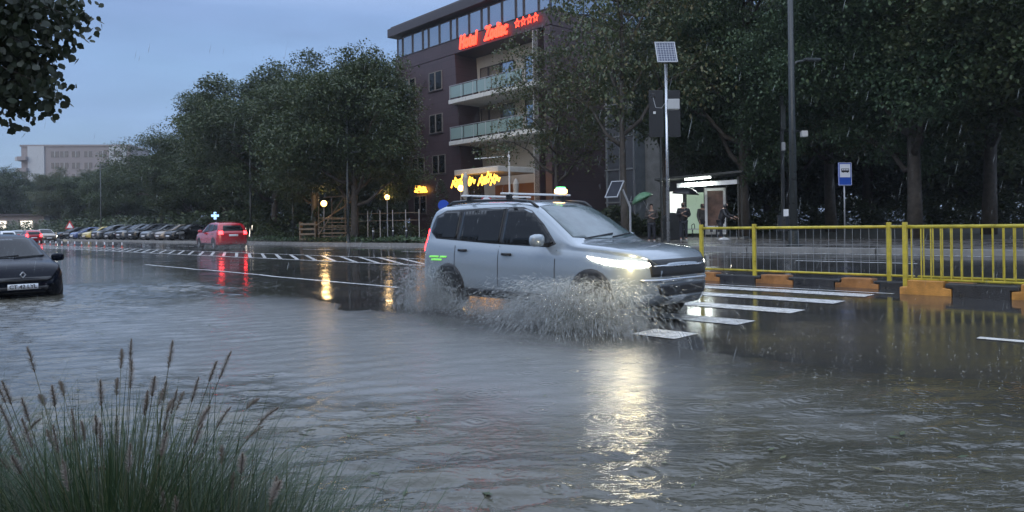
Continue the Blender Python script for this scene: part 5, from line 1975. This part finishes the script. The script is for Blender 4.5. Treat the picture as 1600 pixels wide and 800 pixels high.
# far traffic
for (px, n_, pt_, kd, lb, li, hd) in ((70, 20.5, 'car_tan', 'SEDAN', 'tan car with lit lamps coming down the far end of the street', 'front', 0), (47, 17.8, 'car_red', 'HATCH', 'small red lit car far behind the navy hatchback', 'rear', PI), (26, 18.4, 'car_grey', 'SEDAN', 'grey car with red tail lights in the far queue', 'rear', PI), (8, 16.6, 'car_white', 'HATCH', 'pale car with red tail lights at the far left of the queue', 'rear', PI)):
    p = at_n(px, n_)
    s_, _ = sn(p)
    place_car(kd, pt_, (p.x, p.y, gz(s_, n_)), HEAD + hd, lb, 'cars in the far traffic', li)

# ================================================================== SPLASH, RAIN
def drops(name, P, V, wd_, ln, m, label=None):
    n = len(P)
    V = V / np.linalg.norm(V, axis=1)[:, None]
    ref = np.where(np.abs(V[:, 2:3]) < .9, np.array([[0, 0, 1.]]), np.array([[1., 0, 0]]))
    A = np.cross(V, ref)
    A /= np.linalg.norm(A, axis=1)[:, None]
    B = np.cross(V, A)
    v = np.empty((n, 5, 3))
    v[:, 0] = P - V * ln[:, None] * .5
    for k in range(3):
        a = 2 * PI * k / 3
        v[:, 1 + k] = P + (A * math.cos(a) + B * math.sin(a)) * wd_[:, None] + V * ln[:, None] * .12
    v[:, 4] = P + V * ln[:, None] * .5
    tri = np.array([(0, 2, 1), (0, 3, 2), (0, 1, 3), (4, 1, 2), (4, 2, 3), (4, 3, 1)])
    F = (np.arange(n)[:, None, None] * 5 + tri[None]).reshape(-1)
    me = bpy.data.meshes.new(name)
    me.vertices.add(n * 5)
    me.vertices.foreach_set('co', v.reshape(-1))
    me.loops.add(len(F))
    me.loops.foreach_set('vertex_index', F)
    me.polygons.add(len(F) // 3)
    me.polygons.foreach_set('loop_start', np.arange(len(F) // 3) * 3)
    me.polygons.foreach_set('loop_total', np.full(len(F) // 3, 3))
    me.polygons.foreach_set('use_smooth', np.ones(len(F) // 3, dtype=bool))
    me.update(calc_edges=True)
    o_ = bpy.data.objects.new(name, me)
    COL.objects.link(o_)
    me.materials.append(M[m])
    return tag(o_, label, kind='stuff')
def drop_mat():
    m = bpy.data.materials.new('drop_water')
    m.use_nodes = True
    nt = m.node_tree
    b = nt.nodes['Principled BSDF']
    b.inputs['Base Color'].default_value = (.56, .58, .57, 1)
    b.inputs['Roughness'].default_value = .12
    b.inputs['Specular IOR Level'].default_value = .9
    tr = nt.nodes.new('ShaderNodeBsdfTranslucent')
    tr.inputs['Color'].default_value = (.70, .72, .70, 1)
    tp_ = nt.nodes.new('ShaderNodeBsdfTransparent')
    m1 = nt.nodes.new('ShaderNodeMixShader'); m1.inputs[0].default_value = .5
    m2 = nt.nodes.new('ShaderNodeMixShader'); m2.inputs[0].default_value = .68
    nt.links.new(b.outputs[0], m1.inputs[1]); nt.links.new(tr.outputs[0], m1.inputs[2])
    nt.links.new(m1.outputs[0], m2.inputs[1]); nt.links.new(tp_.outputs[0], m2.inputs[2])
    nt.links.new(m2.outputs[0], nt.nodes['Material Output'].inputs['Surface'])
    return m
M['drop'] = drop_mat()
FW = np.array([SX, -CX, 0])          # driving direction
OUT = -np.array([CX, SX, 0])         # from the car towards the viewer's side
cw = np.array(cc)
def car_pt(x, y, z):
    return cw + FW * x + OUT * (-y) * 1.0 * -1 * -1 + np.array([0, 0, z + .06])
def local(x, out, z):                # x forward of the car's middle, out metres outside its right flank
    return cw * np.array([1, 1, 0]) + FW * x + OUT * (.90 + out) + np.array([0, 0, z])
rng = np.random.default_rng(42)
def spray(n, x0, dx, vout, vback, vup, tmax, wd_, ln, name, spread=.25, powr=1.0):
    t = rng.uniform(0.0, 1, n) ** powr * tmax
    ang = rng.beta(1.6, 1.6, n)
    vo = vout[0] + (vout[1] - vout[0]) * rng.uniform(0, 1, n)
    vb = vback[0] + (vback[1] - vback[0]) * ang
    vu = (vup[0] + (vup[1] - vup[0]) * rng.uniform(0, 1, n) ** 1.2)
    o0 = np.stack([x0 + rng.normal(0, dx, n), rng.normal(-.02, .05, n), np.full(n, .02)], -1)
    x = o0[:, 0] - vb * t + rng.normal(0, spread * .12, n)
    out = o0[:, 1] + vo * t + rng.normal(0, spread * .12, n)
    z = .02 + vu * t - 4.9 * t * t + rng.normal(0, spread * .10, n)
    k = z > 0.004
    x, out, z, t, vb, vo, vu = [q_[k] for q_ in (x, out, z, t, vb, vo, vu)]
    P = (cw * np.array([1, 1, 0]))[None] + FW[None] * x[:, None] + OUT[None] * (.90 + out)[:, None] + np.array([[0, 0, 1]]) * z[:, None]
    V = -FW[None] * vb[:, None] + OUT[None] * vo[:, None] + np.array([[0, 0, 1]]) * (vu - 9.8 * t)[:, None]
    m = len(x)
    return P, V, wd_ * rng.lognormal(0, .45, m), ln * rng.lognormal(0, .5, m)
parts = []
parts.append(spray(32000, 1.15, .42, (.2, 3.0), (-3.4, .8), (.8, 3.5), .56, .0028, .10, 'a'))
parts.append(spray(15000, 1.30, .30, (.1, 2.4), (.2, 4.0), (.3, 2.0), .45, .0034, .030, 'b', .6))
parts.append(spray(26000, -1.62, .20, (.05, 1.3), (-.9, 1.7), (.8, 3.7), .62, .0036, .030, 'c', .6))
parts.append(spray(24000, -.50, .8, (.1, 1.7), (-1, 1.6), (.3, 2.2), .44, .0042, .018, 'd', .8))
P = np.concatenate([q_[0] for q_ in parts]); V = np.concatenate([q_[1] for q_ in parts])
wq = np.concatenate([q_[2] for q_ in parts]); lq = np.concatenate([q_[3] for q_ in parts])
drops('splash', P, V, wq, lq, 'drop', 'white spray thrown up by the silver car')
def sheet_mat():
    m = bpy.data.materials.new('water_sheet')
    m.use_nodes = True
    nt = m.node_tree
    N, L = nt.nodes, nt.links
    b = N['Principled BSDF']
    b.inputs['Base Color'].default_value = (.42, .42, .38, 1)
    b.inputs['Roughness'].default_value = .15
    uv = N.new('ShaderNodeUVMap')
    mp2 = N.new('ShaderNodeMapping')
    mp2.inputs['Scale'].default_value = (34, 5, 1)
    L.new(uv.outputs[0], mp2.inputs['Vector'])
    n1 = N.new('ShaderNodeTexNoise')
    n1.inputs['Scale'].default_value = 1.0
    n1.inputs['Detail'].default_value = 6
    n1.inputs['Roughness'].default_value = .7
    L.new(mp2.outputs[0], n1.inputs['Vector'])
    sp_ = N.new('ShaderNodeSeparateXYZ')
    L.new(uv.outputs[0], sp_.inputs[0])
    mr = N.new('ShaderNodeMapRange')
    mr.inputs[1].default_value = 0.0; mr.inputs[2].default_value = 1.0
    mr.inputs[3].default_value = 0.16; mr.inputs[4].default_value = -0.22
    L.new(sp_.outputs[1], mr.inputs[0])
    ad = N.new('ShaderNodeMath'); ad.operation = 'ADD'
    L.new(n1.outputs['Fac'], ad.inputs[0]); L.new(mr.outputs[0], ad.inputs[1])
    m3 = N.new('ShaderNodeMapRange')
    m3.inputs[1].default_value = .47; m3.inputs[2].default_value = .72
    m3.inputs[3].default_value = 0; m3.inputs[4].default_value = .5
    L.new(ad.outputs[0], m3.inputs[0])
    L.new(m3.outputs[0], b.inputs['Alpha'])
    bp = N.new('ShaderNodeBump')
    bp.inputs['Strength'].default_value = .8
    bp.inputs['Distance'].default_value = .03
    L.new(n1.outputs['Fac'], bp.inputs['Height'])
    L.new(bp.outputs['Normal'], b.inputs['Normal'])
    return m
M['sheet_water'] = sheet_mat()
def water_fan(x0, len_, vo, vb, vu, tmax, seed, m_=90, k_=26):
    rg = np.random.default_rng(seed)
    P, UV = [], []
    ph = rg.uniform(0, 6, 6)
    for i in range(m_):
        f = i / (m_ - 1)
        wob_ = .22 * math.sin(9 * f + ph[0]) + .16 * math.sin(21 * f + ph[1]) + .10 * math.sin(47 * f + ph[2])
        for j in range(k_):
            g_ = j / (k_ - 1)
            t = g_ * tmax * (1 + .25 * wob_)
            x = x0 + len_ * (f - .5) - (vb[0] + (vb[1] - vb[0]) * (1 - f)) * t
            ou = .0 + (vo * (1 + .35 * wob_)) * t
            z = -.01 + vu * (1 + .4 * wob_) * (math.sin(PI * (.12 + .8 * f)) ** .6) * t - 4.9 * t * t
            z += .02 * math.sin(60 * f + 14 * g_ + ph[3]) * g_
            p_ = cw * np.array([1, 1, 0]) + FW * x + OUT * (.90 + ou) + np.array([0, 0, max(z, -.02)])
            P.append(tuple(p_)); UV.append((f, g_))
    F = [(i * k_ + j, i * k_ + j + 1, (i + 1) * k_ + j + 1, (i + 1) * k_ + j) for i in range(m_ - 1) for j in range(k_ - 1)]
    mb = MB(); mb.v = P; mb.f = F
    o_ = mb.build('splash', 'sheet_water', smooth=True)
    ul = o_.data.uv_layers.new(name='UVMap')
    for lp in o_.data.loops:
        ul.data[lp.index].uv = UV[lp.vertex_index]
    return tag(o_, 'sheet of water flung up beside the silver car', kind='stuff')
water_fan(1.15, 1.0, 2.1, (-2.2, .8), 2.7, .50, 1)
water_fan(1.05, 1.2, 1.2, (-2.0, 1.2), 2.9, .50, 2)
water_fan(.75, 1.5, 3.0, (-1.4, 1.6), 1.6, .36, 3)
water_fan(-1.65, .8, .9, (-.6, 1.6), 3.3, .55, 4)
water_fan(-.6, 1.9, 1.7, (-.8, 1.5), 1.3, .34, 5)
# spray on its far side and in front of the bumper, seen beside the car
def spray_far(n, x0):
    t = rng.uniform(0, .55, n)
    vo, vb, vu = rng.uniform(.3, 2.2, n), rng.uniform(-.5, 3, n), rng.uniform(.5, 2.8, n)
    z = .02 + vu * t - 4.9 * t * t
    k = z > 0
    t, vo, vb, vu, z = [q_[k] for q_ in (t, vo, vb, vu, z)]
    P = (cw * np.array([1, 1, 0]))[None] + FW[None] * (x0 - vb * t)[:, None] - OUT[None] * (.90 + vo * t)[:, None] + np.array([[0, 0, 1]]) * z[:, None]
    V = -FW[None] * vb[:, None] - OUT[None] * vo[:, None] + np.array([[0, 0, 1]]) * (vu - 9.8 * t)[:, None]
    return P, V
Pa, Va = spray_far(7000, 1.5)
Pb, Vb = spray_far(9000, -1.6)
P = np.concatenate([Pa, Pb]); V = np.concatenate([Va, Vb])
drops('splash', P, V, .0042 * rng.lognormal(0, .4, len(P)), .026 * rng.lognormal(0, .4, len(P)), 'drop', 'spray beyond the silver car')
# spray behind the red car's wheels
n = 9000
q0 = np.array(rc)
a = rng.uniform(0, 1, n)
P = q0[None] + np.outer(rng.normal(0, 1.15, n), -OUT) + np.outer(np.abs(rng.normal(0, 1.1, n)) + 1.4, FW) + np.array([[0, 0, 1]]) * (np.abs(rng.normal(0, .30, n)) + .02)[:, None]
V = rng.normal(size=(n, 3))
drops('splash', P, V, np.full(n, .008), np.full(n, .03), 'drop', 'fine spray behind the wheels of the red car')

# rain in the air and drops bouncing off the water
n = 2600
D_ = rng.uniform(2.5, 15, n)
u_ = rng.uniform(-.72, .72, n)
P = np.stack([u_ * D_, D_, 0.02 + 2.2 * rng.uniform(0, 1, n) ** 1.6], -1)
V = np.tile(np.array([[-.22, .05, -1.]]), (n, 1)) + rng.normal(0, .03, (n, 3))
drops('rain', P, V, .0010 * rng.lognormal(0, .3, n), .045 * rng.lognormal(0, .4, n), 'drop', 'falling raindrops')
n = 3000
D_ = 3.0 + 12 * rng.uniform(0, 1, n) ** 1.4
u_ = rng.uniform(-.72, .72, n)
c0 = np.stack([u_ * D_, D_, np.full(n, .012)], -1)
reps = rng.integers(1, 5, n)
idx = np.repeat(np.arange(n), reps)
P = c0[idx] + rng.normal(0, .012, (len(idx), 3))
P[:, 2] = np.abs(P[:, 2]) + rng.exponential(.014, len(idx))
drops('rain', P, rng.normal(size=(len(idx), 3)), .0034 * rng.lognormal(0, .4, len(idx)), .011 * rng.lognormal(0, .3, len(idx)), 'drop', 'raindrops bouncing off the flood')

# torn leaves and bits adrift on the flood
rl_ = np.random.default_rng(77)
mb = MB()
for i in range(90):
    D_ = 3.3 + 8 * rl_.uniform() ** 1.3
    x_ = rl_.uniform(-.68, .68) * D_
    if sn((x_, D_))[1] > 6.0 or sn((x_, D_))[1] < 1.0: continue
    a = rl_.uniform(0, 2 * PI)
    L_ = rl_.uniform(.018, .045)
    d_ = Vector((math.cos(a), math.sin(a), 0)) * L_
    e_ = Vector((-math.sin(a), math.cos(a), 0)) * L_ * .42
    c_ = Vector((x_, D_, .012))
    mb.add([c_ - d_, c_ + e_ + Vector((0, 0, .004)), c_ + d_ + Vector((0, 0, .006)), c_ - e_ + Vector((0, 0, .003))], [(0, 1, 2, 3)])
tag(mb.build('leaves', 'leaf_b'), 'torn leaves drifting on the flood', kind='stuff')
# ================================================================== ORNAMENTAL GRASS
M['blade'] = leaf_mat('blade', (0.026, 0.050, 0.022), (0.045, 0.080, 0.032), (0.12, 0.125, 0.06))
M['seed'] = leaf_mat('seed', (0.22, 0.18, 0.15), (0.30, 0.25, 0.20), (0.40, 0.34, 0.28))
M['stalk'] = mat('stalk', (.10, .10, .06), .6)
def grass_plant(c, label, nbl, nheads, seed, rad, hgt):
    rng = np.random.default_rng(seed)
    o = empty('ornamental_grass', label, 'plant', c)
    mb = MB()
    for i in range(nbl):
        a = rng.uniform(0, 2 * PI)
        r0 = abs(rng.normal(0, .20)) 
        base = Vector((r0 * math.cos(a), r0 * math.sin(a), 0))
        a2 = a + rng.normal(0, .5)
        L = hgt * rng.uniform(.55, 1.1)
        lean = abs(rng.normal(.95, .45)) 
        wd_ = rng.uniform(.0012, .0030)
        seg = 7
        pv = []
        p_ = base.copy()
        th = PI / 2 - lean * .35
        for k in range(seg + 1):
            t = k / seg
            w = wd_ * (1 - t) ** .6 + .0003
            sd_ = Vector((-math.sin(a2), math.cos(a2), 0)) * w
            pv += [p_ - sd_, p_ + sd_]
            th -= lean * (.06 + .30 * t)
            p_ = p_ + Vector((math.cos(a2) * math.cos(th), math.sin(a2) * math.cos(th), math.sin(th))) * L / seg
        mb.add(pv, [(2 * k, 2 * k + 1, 2 * k + 3, 2 * k + 2) for k in range(seg)])
    mb.build('blades', 'blade', o)
    sk = MB()
    heads = []
    for i in range(nheads):
        a2 = rng.uniform(0, 2 * PI)
        L = hgt * rng.uniform(.80, 1.18)
        lean = min(.9, abs(rng.normal(.36, .28)) + .04)
        p_ = Vector((.08 * math.cos(a2), .08 * math.sin(a2), 0))
        th = PI / 2 - lean * .5
        pts = [p_.copy()]
        for k in range(9):
            th -= lean * (.03 + .12 * k / 9)
            p_ = p_ + Vector((math.cos(a2) * math.cos(th), math.sin(a2) * math.cos(th), math.sin(th))) * L / 9
            pts.append(p_.copy())
        sk.tube(pts, [.0016] * 5 + [.0011] * 5, 4)
        d = (pts[-1] - pts[-2]).normalized()
        hd = MB()
        ln = rng.uniform(.055, .10)
        pp_ = pts[-1].copy()
        dd = d.copy()
        for k in range(260):
            t = k / 260
            q_ = pts[-1] + dd * ln * t + Vector((0, 0, -.25)) * ln * t * t * (1 if lean > .35 else .2)
            ra = Vector(rng.normal(size=3))
            ra = (ra - dd * ra.dot(dd)).normalized()
            rr = .0155 * math.sin(PI * min(.97, t * .9 + .12)) ** .6
            tip = q_ + ra * rr + dd * .008
            s2 = ra.cross(dd) * .0011
            hd.add([q_ - s2, q_ + s2, tip], [(0, 1, 2)])
        hd.build('seed_head', 'seed', o)
    sk.build('stalks', 'stalk', o)
grass_plant((-1.18, 2.15, 0.0), 'large dark clump of fountain grass with pale seed heads at lower left', 8500, 60, 3, .4, .77)
grass_plant((-1.95, 2.35, 0.02), 'clump of fountain grass cut by the lower left corner', 5000, 22, 5, .35, .76)
grass_plant((-2.25, 1.75, 0.03), 'clump of fountain grass in the lower left corner behind the others', 2400, 6, 15, .35, .70)
grass_plant((-0.80, 1.98, 0.0), 'low arching clump of fountain grass right of the large clump', 5000, 14, 8, .3, .62)

# ================================================================== RAIN HAZE
hm = bpy.data.materials.new('rain_haze')
hm.use_nodes = True
hn = hm.node_tree.nodes
hn.clear()
hv = hn.new('ShaderNodeVolumePrincipled')
hv.inputs['Color'].default_value = (0.80, 0.86, 0.93, 1)
hv.inputs['Density'].default_value = 0.00045
hv.inputs['Anisotropy'].default_value = 0.3
ho = hn.new('ShaderNodeOutputMaterial')
hm.node_tree.links.new(hv.outputs[0], ho.inputs['Volume'])
o = MB().box((0, 90, 13.5), (620, 420, 33)).build('haze', hm)
tag(o, 'thin rain haze in the air', kind='stuff')
